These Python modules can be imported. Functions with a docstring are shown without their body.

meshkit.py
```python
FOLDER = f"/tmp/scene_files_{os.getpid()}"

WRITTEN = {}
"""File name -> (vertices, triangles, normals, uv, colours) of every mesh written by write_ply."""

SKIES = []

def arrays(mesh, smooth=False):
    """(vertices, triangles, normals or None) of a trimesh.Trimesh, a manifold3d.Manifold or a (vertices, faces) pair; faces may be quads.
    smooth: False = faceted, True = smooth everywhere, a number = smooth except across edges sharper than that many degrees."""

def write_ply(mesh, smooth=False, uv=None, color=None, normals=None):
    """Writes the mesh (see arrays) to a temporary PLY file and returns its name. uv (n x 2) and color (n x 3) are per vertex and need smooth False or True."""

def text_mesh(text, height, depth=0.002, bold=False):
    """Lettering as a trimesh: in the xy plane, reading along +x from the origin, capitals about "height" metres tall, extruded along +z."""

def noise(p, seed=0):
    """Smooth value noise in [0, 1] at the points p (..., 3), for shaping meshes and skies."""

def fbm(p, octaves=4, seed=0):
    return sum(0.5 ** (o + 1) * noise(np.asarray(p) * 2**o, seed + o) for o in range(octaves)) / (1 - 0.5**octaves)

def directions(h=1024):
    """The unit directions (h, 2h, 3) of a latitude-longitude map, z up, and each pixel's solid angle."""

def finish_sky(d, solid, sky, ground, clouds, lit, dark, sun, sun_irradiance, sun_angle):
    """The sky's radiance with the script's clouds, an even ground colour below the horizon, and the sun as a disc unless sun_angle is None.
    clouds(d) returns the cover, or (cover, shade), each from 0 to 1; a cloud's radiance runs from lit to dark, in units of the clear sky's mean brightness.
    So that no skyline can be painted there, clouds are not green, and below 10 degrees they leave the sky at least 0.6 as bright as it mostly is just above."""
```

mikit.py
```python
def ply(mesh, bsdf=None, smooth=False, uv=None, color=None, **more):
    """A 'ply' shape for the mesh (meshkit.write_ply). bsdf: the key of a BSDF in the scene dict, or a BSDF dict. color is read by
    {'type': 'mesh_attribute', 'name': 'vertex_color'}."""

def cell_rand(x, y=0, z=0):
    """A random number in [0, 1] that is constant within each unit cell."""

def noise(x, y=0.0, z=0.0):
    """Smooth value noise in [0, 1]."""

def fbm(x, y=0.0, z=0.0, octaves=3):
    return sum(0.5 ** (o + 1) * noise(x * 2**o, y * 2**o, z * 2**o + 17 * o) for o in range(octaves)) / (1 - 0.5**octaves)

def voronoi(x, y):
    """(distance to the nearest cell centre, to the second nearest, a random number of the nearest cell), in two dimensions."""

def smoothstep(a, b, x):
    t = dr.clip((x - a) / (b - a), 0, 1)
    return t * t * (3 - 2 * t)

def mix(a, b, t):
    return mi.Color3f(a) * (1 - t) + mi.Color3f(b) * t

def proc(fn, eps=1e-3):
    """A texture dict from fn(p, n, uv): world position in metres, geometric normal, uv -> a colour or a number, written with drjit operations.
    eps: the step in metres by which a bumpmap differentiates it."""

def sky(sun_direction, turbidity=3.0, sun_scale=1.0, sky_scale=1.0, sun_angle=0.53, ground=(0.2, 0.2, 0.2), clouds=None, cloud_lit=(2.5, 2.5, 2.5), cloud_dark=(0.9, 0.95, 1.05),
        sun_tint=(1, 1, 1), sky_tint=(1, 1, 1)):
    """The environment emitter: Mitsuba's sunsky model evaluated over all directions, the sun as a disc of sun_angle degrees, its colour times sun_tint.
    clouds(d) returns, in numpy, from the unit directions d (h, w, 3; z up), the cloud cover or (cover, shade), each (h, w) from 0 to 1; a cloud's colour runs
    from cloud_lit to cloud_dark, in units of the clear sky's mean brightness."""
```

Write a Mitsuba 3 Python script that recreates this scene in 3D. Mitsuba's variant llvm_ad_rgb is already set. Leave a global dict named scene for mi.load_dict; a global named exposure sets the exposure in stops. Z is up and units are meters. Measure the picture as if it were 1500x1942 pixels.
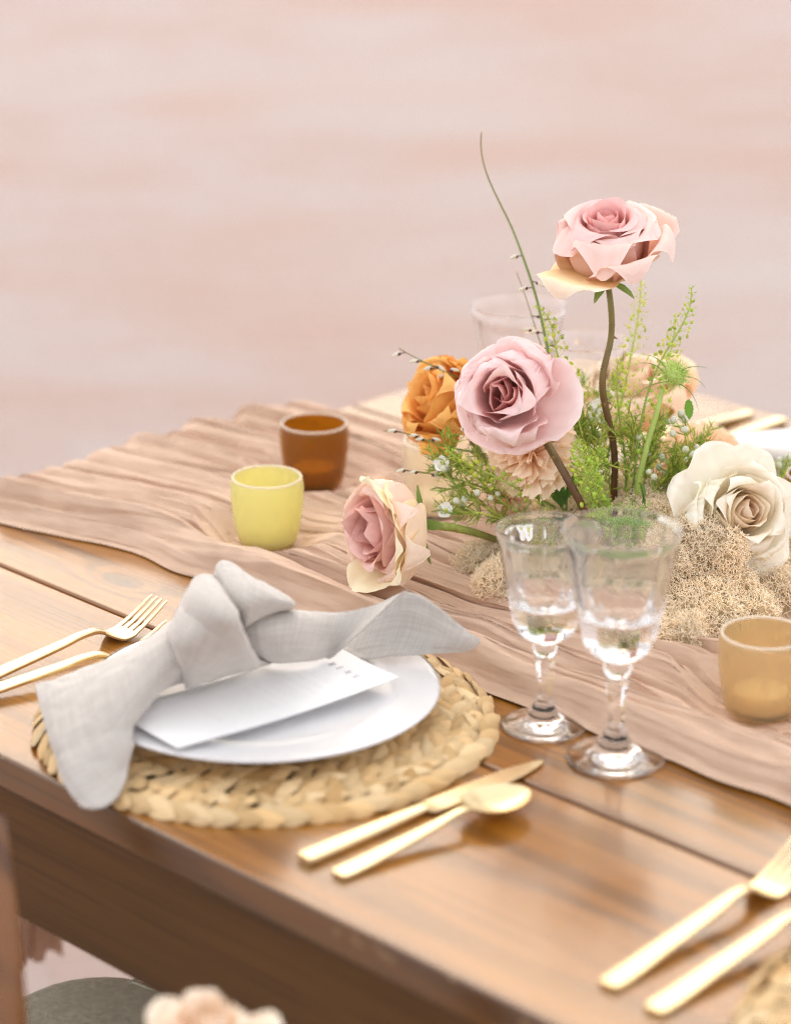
import math, numpy as np, trimesh, mitsuba as mi, drjit as dr, mikit
from meshkit import noise as vnoise, fbm as vfbm, text_mesh
from scipy.interpolate import CubicSpline, RectBivariateSpline
T = mi.ScalarTransform4f
scene = {'type': 'scene'}
labels = {}
PI = math.pi
ZT = 0.76                                   # table top

# ------------------------------------------------------------------ camera, sky, exposure
EYE = (1.40, -1.40, 1.59)
AZ, PITCH = math.radians(45.0), math.radians(20.0)
FWD = (-math.cos(AZ) * math.cos(PITCH), math.sin(AZ) * math.cos(PITCH), -math.sin(PITCH))
scene['camera'] = {'type': 'thinlens', 'fov': 16.11, 'fov_axis': 'x', 'aperture_radius': 0.0155, 'focus_distance': 2.15,
                   'near_clip': 0.05, 'far_clip': 500.0,
                   'to_world': T().look_at(origin=list(EYE), target=[EYE[i] + FWD[i] for i in range(3)], up=[0, 0, 1])}
SUN_AZ = math.radians(135 + 10)             # behind the table, a little to the left
SUN_EL = math.radians(36)
scene['sky'] = mikit.sky((math.cos(SUN_AZ) * math.cos(SUN_EL), math.sin(SUN_AZ) * math.cos(SUN_EL), math.sin(SUN_EL)),
                         turbidity=3, sun_scale=0.175, sky_scale=1.0, sun_angle=52, sun_tint=(0.98, 0.99, 1.03), clouds=lambda d: 1.0, cloud_lit=(2.48, 2.46, 2.50), ground=(0.4, 0.33, 0.3))
exposure = 2.62

# ------------------------------------------------------------------ materials
noise, fbm, smooth, mix = mikit.noise, mikit.fbm, mikit.smoothstep, mikit.mix
def two(b): return {'type': 'twosided', 'bsdf': b}
def rgb(*c): return {'type': 'rgb', 'value': list(c)}
VCOL = {'type': 'mesh_attribute', 'name': 'vertex_color'}

def wood_parts(p):
    k = dr.select(p.y < -0.108, 0.0, dr.select(p.y < 0.128, 1.0, dr.select(p.y < 0.396, 2.0, 3.0)))
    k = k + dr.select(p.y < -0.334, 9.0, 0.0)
    dx, dy = p.x + 0.255, p.y + 0.062          # knots
    d1 = dr.exp(-(dx * dx * 900 + dy * dy * 4200))
    ex, ey = p.x - 0.52, p.y + 0.20
    d2 = dr.exp(-(ex * ex * 900 + ey * ey * 4200))
    w = fbm(p.x * 1.3 + 31 * k, p.y * 9 + 7 * k, p.z * 9, octaves=3)
    ph = (p.y - p.z * 0.9) * 150 + w * 34 + (d1 + d2) * 13
    ring = 0.5 + 0.5 * dr.sin(ph)
    fine = fbm(p.x * 9 + 3 * k, p.y * 420, p.z * 420, octaves=3)
    broad = fbm(p.x * 2.2 + 5 * k, p.y * 16, p.z * 16, octaves=2)
    return ring, fine, broad, dr.clip(d1 + d2, 0, 1), k
def wood_col(p, n, uv):
    ring, fine, broad, kn, k = wood_parts(p)
    c = mix((0.23, 0.088, 0.010), (0.085, 0.031, 0.005), smooth(0.35, 0.95, ring) * 0.62)
    c = mix(c, (0.034, 0.014, 0.005), smooth(0.50, 0.8, fine) * 0.6)
    c = mix(c, (0.30, 0.125, 0.016), smooth(0.5, 0.85, broad) * 0.55)
    c = mix(c, (0.045, 0.016, 0.006), smooth(0.45, 0.95, kn) * 0.85)
    worn = smooth(0.66, 0.74, fbm(p.x * 60, p.y * 60, p.z * 60, octaves=3)) * smooth(-0.3325, -0.336, p.y) * smooth(0.745, 0.757, p.z)
    c = mix(c, (0.55, 0.36, 0.16), worn * 0.8)
    return c * (0.88 + 0.3 * mikit.cell_rand(k, 3, 5)) * dr.select(k > 8.5, 0.45, 1.0)  # planks' front edge darkened: shade of the unlit side put into the colour
def wood_h(p, n, uv):
    ring, fine, broad, kn, k = wood_parts(p)
    return 0.00010 * fine + 0.00005 * ring - 0.0001 * kn
def wood_rough(p, n, uv):
    return 0.13 + 0.12 * fbm(p.x * 14, p.y * 40, p.z * 14, octaves=2)
scene['wood'] = {'type': 'bumpmap', 'bsdf': {'type': 'principled', 'base_color': mikit.proc(wood_col), 'roughness': mikit.proc(wood_rough), 'specular': 0.85,
                 'clearcoat': 1.0, 'clearcoat_gloss': 0.95}, 'bump': mikit.proc(wood_h, eps=6e-4), 'scale': 1.0}

def apron_col(p, n, uv):  # darker stain than the top, deepened to paint the shade of the backlit front
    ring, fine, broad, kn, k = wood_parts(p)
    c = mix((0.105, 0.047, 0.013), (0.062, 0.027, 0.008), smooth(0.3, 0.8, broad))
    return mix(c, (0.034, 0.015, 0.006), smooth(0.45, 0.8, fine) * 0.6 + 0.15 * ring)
scene['shaded_apron_wood'] = {'type': 'bumpmap', 'bsdf': {'type': 'principled', 'base_color': mikit.proc(apron_col), 'roughness': 0.5, 'specular': 0.25}, 'bump': mikit.proc(wood_h, eps=6e-4), 'scale': 1.0}
def chair_col(p, n, uv):
    g = fbm(p.x * 60, p.y * 60, p.z * 4, octaves=3)
    return mix((0.19, 0.075, 0.022), (0.075, 0.028, 0.01), smooth(0.3, 0.75, g))
scene['chair_wood'] = two({'type': 'principled', 'base_color': mikit.proc(chair_col), 'roughness': 0.42, 'specular': 0.5})
def cushion_col(p, n, uv):
    g = fbm(p.x * 260, p.y * 260, p.z * 260, octaves=2)
    return mix((0.38, 0.37, 0.28), (0.56, 0.54, 0.43), g)
scene['cushion_cloth'] = {'type': 'bumpmap', 'bsdf': two({'type': 'principled', 'base_color': mikit.proc(cushion_col), 'roughness': 0.85, 'specular': 0.2, 'sheen': 0.6}),
                          'bump': mikit.proc(lambda p, n, uv: 0.0012 * fbm(p.x * 420, p.y * 420, p.z * 420, octaves=2)), 'scale': 1.0}

GA = math.radians(12)                          # paving courses run at this angle to the table's diagonal
PU = (math.cos(PI / 4 + GA), math.sin(PI / 4 + GA))
PV = (-PU[1], PU[0])
def ground_col(p, n, uv):
    a, b = p.x * PU[0] + p.y * PU[1], p.x * PV[0] + p.y * PV[1]
    row = dr.floor(b / 0.105); sh = 0.5 * (row - 2 * dr.floor(row / 2))
    ca = dr.floor(a / 0.21 + sh)
    r = mikit.cell_rand(ca, row, 1)
    t = fbm(a * 1.7, b * 3.0, 1.0, octaves=2); q = fbm(a * 1.5, b * 2.2, 5.0, octaves=2)
    c = mix((0.400, 0.300, 0.268), (0.412, 0.350, 0.334), smooth(0.2, 0.8, 0.45 * t + 0.25 * noise(a * 4.2, b * 9.0, 2.0) + 0.30 * r))
    c = mix(c, (0.41, 0.282, 0.238), smooth(0.5, 0.8, q) * 0.75)
    c = mix(c, (0.425, 0.368, 0.35), smooth(0.5, 0.8, fbm(p.x * 0.7, p.y * 0.7, 0.0, octaves=2)) * 0.5)
    fa, fb_ = dr.abs(a / 0.21 + sh - ca - 0.5), dr.abs(b / 0.105 - row - 0.5)
    joint = dr.maximum(smooth(0.485, 0.495, fa), smooth(0.47, 0.49, fb_))
    return c * (0.97 - 0.12 * joint)
scene['brick'] = {'type': 'principled', 'base_color': mikit.proc(ground_col), 'roughness': 0.9, 'specular': 0.2}

def gauze_col(p, n, uv):
    w = 0.5 + 0.5 * dr.sin(p.x * 2600) * dr.sin(p.y * 2600)
    g = fbm(p.x * 30, p.y * 50, p.z * 40, octaves=3)
    c = mix((0.62, 0.445, 0.335), (0.55, 0.385, 0.285), smooth(0.3, 0.7, g))
    return c * (0.93 + 0.1 * w)
scene['gauze'] = {'type': 'bumpmap', 'bsdf': two({'type': 'principled', 'base_color': mikit.proc(gauze_col), 'roughness': 0.85, 'specular': 0.15, 'sheen': 0.5}),
                  'bump': mikit.proc(lambda p, n, uv: 0.0015 * fbm(p.x * 26, p.y * 260, p.z * 260, octaves=3) + 0.0003 * fbm(p.x * 200, p.y * 260, p.z * 200, octaves=2), eps=6e-4), 'scale': 1.0}

def linen_col(p, n, uv):
    a = fbm(uv.x * 900, uv.y * 40, 1.0, octaves=2)
    b = fbm(uv.x * 40, uv.y * 900, 2.0, octaves=2)
    return mix((0.44, 0.412, 0.385), (0.51, 0.48, 0.452), smooth(0.25, 0.75, 0.5 * (a + b)))
def linen_h(p, n, uv):
    t = dr.sin(uv.x * 1500) * dr.sin(uv.y * 1500)
    return 0.00003 * t + 0.0016 * fbm(uv.x * 12, uv.y * 12, 3.0, octaves=3)
scene['linen'] = {'type': 'bumpmap', 'bsdf': two({'type': 'principled', 'base_color': mikit.proc(linen_col), 'roughness': 0.85, 'specular': 0.15, 'sheen': 0.4}),
                  'bump': mikit.proc(linen_h, eps=8e-4), 'scale': 1.0}

scene['porcelain'] = {'type': 'principled', 'base_color': rgb(0.67, 0.665, 0.675), 'roughness': 0.16, 'specular': 0.5}
def card_col(p, n, uv):
    # rows of small grey print, far too small to read; uv in metres on the card
    row = dr.floor(uv.y / 0.0042)
    fr = uv.y / 0.0042 - row
    word = mikit.cell_rand(dr.floor(uv.x / 0.0011), row, 4)
    half = 0.016 + 0.012 * mikit.cell_rand(row, 7, 1)
    blank = mikit.cell_rand(row, 5, 2)
    ink = smooth(0.30, 0.36, fr) * (1 - smooth(0.54, 0.6, fr)) * dr.select(word > 0.25, 1.0, 0.0) * dr.select(dr.abs(uv.x - 0.05) < half, 1.0, 0.0)
    ink = ink * dr.select(blank > 0.35, 1.0, 0.0) * dr.select((uv.y < 0.145) & (uv.y > 0.025), 1.0, 0.0)
    return mix((0.84, 0.84, 0.85), (0.5, 0.5, 0.55), ink * 0.3)
scene['card_paper'] = two({'type': 'principled', 'base_color': mikit.proc(card_col), 'roughness': 0.7, 'specular': 0.3})
scene['ink'] = two({'type': 'principled', 'base_color': rgb(0.46, 0.46, 0.50), 'roughness': 0.8, 'specular': 0.2})

scene['gold'] = {'type': 'principled', 'base_color': mikit.proc(lambda p, n, uv: mix((0.88, 0.74, 0.46), (0.83, 0.68, 0.40), fbm(p.x * 90, p.y * 30, p.z * 90))), 'metallic': 1.0, 'roughness': 0.27, 'specular': 0.5}
scene['straw'] = {'type': 'bumpmap', 'bsdf': two({'type': 'principled', 'base_color': VCOL, 'roughness': 0.6, 'specular': 0.3}),
                  'bump': mikit.proc(lambda p, n, uv: 0.0005 * fbm(p.x * 500, p.y * 500, p.z * 200, octaves=2), eps=5e-4), 'scale': 1.0}
scene['glass'] = {'type': 'dielectric', 'int_ior': 1.5, 'ext_ior': 1.0}
def tinted(c, st, dt, ro=0.35): return {'type': 'principledthin', 'base_color': rgb(*c), 'roughness': ro, 'spec_trans': st, 'diff_trans': dt, 'eta': 1.45}
scene['yellow_glass'] = tinted((0.92, 0.89, 0.50), 0.40, 0.8, 0.25)
scene['amber_glass'] = tinted((0.64, 0.38, 0.065), 0.80, 0.9, 0.10)
scene['honey_glass'] = tinted((0.87, 0.75, 0.53), 0.70, 0.75, 0.16)
scene['peach_glass'] = tinted((0.97, 0.92, 0.82), 0.75, 0.8, 0.2)
scene['rim_glass'] = tinted((0.95, 0.90, 0.80), 0.3, 0.8, 0.15)
scene['wax'] = {'type': 'principled', 'base_color': rgb(0.82, 0.76, 0.62), 'roughness': 0.5, 'specular': 0.4}
scene['petal'] = {'type': 'principledthin', 'base_color': VCOL, 'roughness': 0.62, 'diff_trans': 0.28, 'spec_trans': 0.0, 'eta': 1.35, 'sheen': 0.3}
scene['leaf'] = {'type': 'principledthin', 'base_color': VCOL, 'roughness': 0.45, 'diff_trans': 0.7, 'spec_trans': 0.0, 'eta': 1.4}
scene['stem'] = two({'type': 'principled', 'base_color': VCOL, 'roughness': 0.45, 'specular': 0.4})
scene['lichen'] = two({'type': 'principled', 'base_color': VCOL, 'roughness': 0.9, 'specular': 0.1})

# ------------------------------------------------------------------ helpers
def numbered(key, used):
    if key not in used: return key
    i = 1
    while f'{key}_{i:03d}' in used: i += 1
    return f'{key}_{i:03d}'
USED = set()
def thing(name, label, cat, group=None, kind=None):
    key = numbered(name, USED); USED.add(key)
    labels[key] = {'label': label, 'category': cat}
    if group: labels[key]['group'] = group
    if kind: labels[key]['kind'] = kind
    return key
def structure(name, label):
    USED.add(name); labels[name] = {'label': label, 'kind': 'structure'}
    return name
def part(root, name, mesh, bsdf, smooth=True, color=None, uv=None, label=None, kind=None):
    key = numbered(f'{root}__{name}' if name else root, scene)
    scene[key] = mikit.ply(mesh, bsdf, smooth=smooth, color=color, uv=uv)
    if label or kind:
        labels.setdefault(key, {})
        if label: labels[key]['label'] = label
        if kind: labels[key]['kind'] = kind
    return key

def V3(*a): return np.array(a, float)
def unit(a): a = np.asarray(a, float); return a / np.linalg.norm(a)
def frame(axis, roll=0.0):
    z = unit(axis); h = V3(0, 0, 1) if abs(z[2]) < 0.95 else V3(1, 0, 0)
    x = unit(np.cross(h, z)); y = np.cross(z, x)
    c, s = math.cos(roll), math.sin(roll)
    return np.stack([c * x + s * y, -s * x + c * y, z], 1)
def place(v, pos, M): return np.asarray(v) @ M.T + np.asarray(pos, float)
def grid_faces(nu, nv, base=0, closed=False):
    i, j = np.meshgrid(np.arange(nu - 1), np.arange(nv - (0 if closed else 1)), indexing='ij')
    j2 = (j + 1) % nv
    a, b, c, d = i * nv + j, (i + 1) * nv + j, (i + 1) * nv + j2, i * nv + j2
    return np.vstack([np.stack([a, b, c], -1).reshape(-1, 3), np.stack([a, c, d], -1).reshape(-1, 3)]) + base
def curve(pts, n):
    pts = np.asarray(pts, float)
    if len(pts) == 2: return pts[0] + (pts[1] - pts[0]) * np.linspace(0, 1, n)[:, None]
    t = np.concatenate([[0], np.cumsum(np.linalg.norm(np.diff(pts, axis=0), axis=1) + 1e-9)])
    return CubicSpline(t / t[-1], pts)(np.linspace(0, 1, n))
def sweep(path, radii, k=8):
    path = np.asarray(path, float); n = len(path)
    radii = np.broadcast_to(np.interp(np.linspace(0, 1, n), np.linspace(0, 1, len(np.atleast_1d(radii))), np.atleast_1d(radii)), (n,))
    t = np.gradient(path, axis=0); t /= np.linalg.norm(t, axis=1, keepdims=True) + 1e-12
    u = unit(np.cross(t[0], V3(0.31, 0.52, 0.79))); out = []
    for i in range(n):
        u = unit(u - t[i] * (u @ t[i])); w = np.cross(t[i], u)
        a = np.arange(k) / k * 2 * PI
        out.append(path[i] + radii[i] * (np.cos(a)[:, None] * u + np.sin(a)[:, None] * w))
    v = np.vstack(out + [path[:1], path[-1:]])
    f = grid_faces(n, k, closed=True)[:, ::-1]
    j = np.arange(k); j2 = (j + 1) % k
    q = (n - 1) * k
    f = np.vstack([f, np.stack([j2, j, np.full(k, n * k)], 1), np.stack([j + q, j2 + q, np.full(k, n * k + 1)], 1)])
    return v, f
def tube(pts, radii, n=14, k=8, jitter=0.0, seed=0):
    p = curve(pts, n)
    v, f = sweep(p, radii, k)
    if jitter: v = v + (vnoise(v * 300, seed)[:, None] - 0.5) * jitter
    return v, f
def join(items):
    vs, fs, n = [], [], 0
    for v, f in items:
        vs.append(v); fs.append(np.asarray(f) + n); n += len(v)
    return np.vstack(vs), np.vstack(fs)
def joinc(items):
    v, f = join([(i[0], i[1]) for i in items])
    return v, f, np.vstack([np.broadcast_to(np.asarray(i[2], float), (len(i[0]), 3)) for i in items])
def lathe(profile, n=64):
    pr = np.asarray(profile, float); a = np.arange(n) / n * 2 * PI
    v = np.stack([pr[:, None, 0] * np.cos(a), pr[:, None, 0] * np.sin(a), np.broadcast_to(pr[:, None, 1], (len(pr), n))], -1).reshape(-1, 3)
    return v, grid_faces(len(pr), n, closed=True)[:, ::-1]
def smooth_profile(pts, n):
    pts = np.asarray(pts, float)
    t = np.concatenate([[0], np.cumsum(np.linalg.norm(np.diff(pts, axis=0), axis=1))])
    from scipy.interpolate import PchipInterpolator
    return PchipInterpolator(t / t[-1], pts)(np.linspace(0, 1, n))
def ball(c, r, sub=1, sq=(1, 1, 1), M=None):
    m = trimesh.creation.icosphere(subdivisions=sub)
    v = np.array(m.vertices) * np.asarray(sq) * r
    if M is not None: v = v @ M.T
    return v + np.asarray(c, float), np.array(m.faces)
def rounded_bar(x0, x1, y0, y1, z0, z1, r=0.003, nx=2):
    """a bar along x with rounded long edges"""
    pts = []
    for cy, cz, a0 in ((y1 - r, z1 - r, 0), (y0 + r, z1 - r, 90), (y0 + r, z0 + r, 180), (y1 - r, z0 + r, 270)):
        for a in np.radians(np.linspace(a0, a0 + 90, 4)): pts.append((cy + r * math.cos(a), cz + r * math.sin(a)))
    pts = np.array(pts); k = len(pts); xs = np.linspace(x0, x1, nx)
    v = np.vstack([np.column_stack([np.full(k, x), pts]) for x in xs] + [[[x0, pts[:, 0].mean(), pts[:, 1].mean()], [x1, pts[:, 0].mean(), pts[:, 1].mean()]]])
    f = grid_faces(nx, k, closed=True)
    j = np.arange(k); j2 = (j + 1) % k
    f = np.vstack([f, np.stack([j, j2, np.full(k, nx * k)], 1), np.stack([j2 + (nx - 1) * k, j + (nx - 1) * k, np.full(k, nx * k + 1)], 1)])
    m = trimesh.Trimesh(v, f, process=False); m.fix_normals()
    return np.array(m.vertices), np.array(m.faces)

# ------------------------------------------------------------------ ground
structure('ground', 'pale pink brick paving behind and below the table, out of focus')
g = 150.0
part('ground', '', (np.array([[-g, -g, -0.004], [g, -g, -0.004], [g, g, -0.004], [-g, g, -0.004]]), np.array([[0, 1, 2], [0, 2, 3]])), 'brick', smooth=False)
# ------------------------------------------------------------------ table
table = thing('farm_table', 'long varnished brown plank table set for a meal', 'table')
X0, X1 = -0.455, 2.1
for y0, y1 in ((-0.336, -0.1095), (-0.1065, 0.1265), (0.1295, 0.3945), (0.3975, 0.665)):
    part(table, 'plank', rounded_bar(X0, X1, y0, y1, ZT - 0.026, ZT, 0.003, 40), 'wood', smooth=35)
part(table, 'apron', rounded_bar(X0 + 0.03, X1 - 0.03, -0.334, -0.308, ZT - 0.125, ZT - 0.0265, 0.002, 20), 'shaded_apron_wood', smooth=35)
part(table, 'apron', rounded_bar(X0 + 0.03, X1 - 0.03, 0.62, 0.646, ZT - 0.125, ZT - 0.0265, 0.002, 20), 'shaded_apron_wood', smooth=35)
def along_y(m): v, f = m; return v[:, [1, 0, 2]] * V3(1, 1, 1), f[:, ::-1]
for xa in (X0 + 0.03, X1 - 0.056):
    part(table, 'apron', along_y(rounded_bar(-0.307, 0.619, xa, xa + 0.026, ZT - 0.125, ZT - 0.0265, 0.002, 12)), 'shaded_apron_wood', smooth=35)
for xa in (X0 + 0.058, X1 - 0.148):
    for ya in (-0.306, 0.528):
        v, f = rounded_bar(-(ZT - 0.0266), 0.0, ya, ya + 0.09, xa, xa + 0.09, 0.004, 8)
        part(table, 'leg', (np.column_stack([v[:, 2], v[:, 1], -v[:, 0]]), f), 'wood', smooth=35)

# ------------------------------------------------------------------ runner
VOTIVES = [(-0.2194,0.0688,0.7685)[:2], (-0.2954,0.1947,0.7685)[:2], (0.2862,0.0845,0.7685)[:2], (-0.165, 0.222), (0.105, 0.395)]
MOSS_C = (0.105, 0.195)
def runner():
    ns, nt = 640, 420
    L0 = 0.50                                   # hanging length
    s = np.linspace(-L0, 1.75, ns)              # 0 at the end edge of the table
    t = np.linspace(0, 1, nt)
    S, Tt = np.meshgrid(s, t, indexing='ij')
    x = X0 + S
    near = -0.016 - 0.036 * np.clip(1 - S / 0.16, 0, 1) + 0.012 * (vnoise(np.stack([S * 7, S * 0, S * 0], -1), 3) - 0.5) + 0.010 * (vnoise(np.stack([S * 23, S * 0, S * 0], -1), 4) - 0.5)
    far = 0.365 - 0.05 * np.clip((S - 0.1) / 0.4, 0, 1) + 0.03 * (vnoise(np.stack([S * 6, S * 0, S * 0], -1), 8) - 0.5)
    # threads bunch and spread along the length
    tt = Tt + 0.05 * (vfbm(np.stack([S * 2.4, Tt * 5, S * 0], -1), 3, 11) - 0.5)
    y = near + (far - near) * Tt
    w1 = vnoise(np.stack([S * 1.6 + 5, tt * 17, S * 0], -1), 21)
    w2 = vnoise(np.stack([S * 2.2 + 9, tt * 36, S * 0], -1), 22)
    cr = vfbm(np.stack([S * 14, tt * 75, S * 0], -1), 3, 24)
    left = np.clip(1 - (S - 0.1) / 0.45, 0, 1)
    A = 0.0170 - 0.001 * left
    def folds(n, wmin, wmax, freq, seed):
        # rounded folds that run lengthwise, with sharp creases where two meet
        rng = np.random.default_rng(seed); out = np.zeros_like(S)
        sx = s * freq
        for j in range(n):
            wob = vnoise(np.stack([sx, s * 0 + j * 3.7, s * 0], -1), seed) - 0.5; wob2 = vnoise(np.stack([sx * 2.6, s * 0 + j * 5.1, s * 0], -1), seed + 1) - 0.5
            c = (j + 0.5 + rng.uniform(-.35, .35)) / n + (1.9 * wob + 0.5 * wob2) / n
            amp = 0.35 + 0.95 * vnoise(np.stack([sx * 1.3 + 7, s * 0 + j * 2.3, s * 0], -1), seed + 2)
            w = (wmin + (wmax - wmin) * rng.uniform()) * (0.75 + 0.6 * vnoise(np.stack([sx * 1.1, s * 0 + j * 1.9, s * 0], -1), seed + 3))
            q = np.clip(1 - ((tt - c[:, None]) / w[:, None]) ** 2, 0, 1) ** 0.62
            out = np.maximum(out, amp[:, None] * q)
        return out
    h = A * (0.92 * folds(18, 0.028, 0.050, 2.0, 51) + 0.55 * folds(34, 0.014, 0.024, 3.0, 61) + 0.20 * folds(80, 0.006, 0.011, 4.5, 71)) + 0.0034 * cr
    e = Tt * (far - near)
    # a thick gathered fold along the near edge
    hump = 0.008 * np.exp(-((e - 0.026 - 0.014 * vnoise(np.stack([S * 5, S * 0, S * 0], -1), 31)) / 0.013) ** 2) * (1 - left * 0.35) * (0.4 + vnoise(np.stack([S * 4, S * 0 + 1, S * 0], -1), 32))
    h = h + hump
    soft = 0.006 + 0.018 * vnoise(np.stack([S * 9, S * 0 + 3, S * 0], -1), 41)
    h = h * np.clip(e / soft, 0.06, 1) ** 0.8 * np.clip((far - near - e) / soft, 0.06, 1) ** 0.8
    for vx, vy in VOTIVES:
        d = np.hypot(x - vx, y - vy)
        h = h * (1 - (1 - 0.25) * np.clip((0.056 - d) / 0.024, 0, 1))
        h = np.minimum(h, 0.007 + 0.5 * np.clip(d - 0.032, 0, 1))
    d = np.hypot((x - MOSS_C[0]) / 1.5, y - MOSS_C[1])
    h = h * (1 - 0.5 * np.clip((0.11 - d) / 0.04, 0, 1))
    y = y + (w1 - 0.5) * 0.012 + (w2 - 0.5) * 0.007 + 0.007 * (vfbm(np.stack([S * 8, tt * 110, S * 0], -1), 3, 27) - 0.5)
    # over the table's end: arc of radius r then straight down, folds pushed outwards
    r = 0.012
    z = ZT + 0.0015 + h
    hang = S < 0
    ang = np.clip(-S / r, 0, PI / 2)
    down = np.clip(-S - r * PI / 2, 0, None)
    bx = X0 - (r) * np.sin(ang) - h * np.sin(ang)
    bz = ZT - r + (r + 0.0015 + h) * np.cos(ang) - down
    x = np.where(hang, bx, x); z = np.where(hang, bz, z)
    y = np.where(hang, y + (0.17 - y) * 0.06 * np.clip(down / 0.4, 0, 1), y)
    z = np.where(hang, z + 0.10 * Tt * np.clip(down / 0.4, 0, 1) + 0.02 * w2 * np.clip(down / 0.4, 0, 1), z)
    v = np.stack([x, y, z], -1).reshape(-1, 3)
    return v, grid_faces(ns, nt)
tr = thing('table_runner', 'crinkled taupe gauze runner gathered along the middle of the table', 'table runner')
part(tr, '', runner(), 'gauze')

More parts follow.
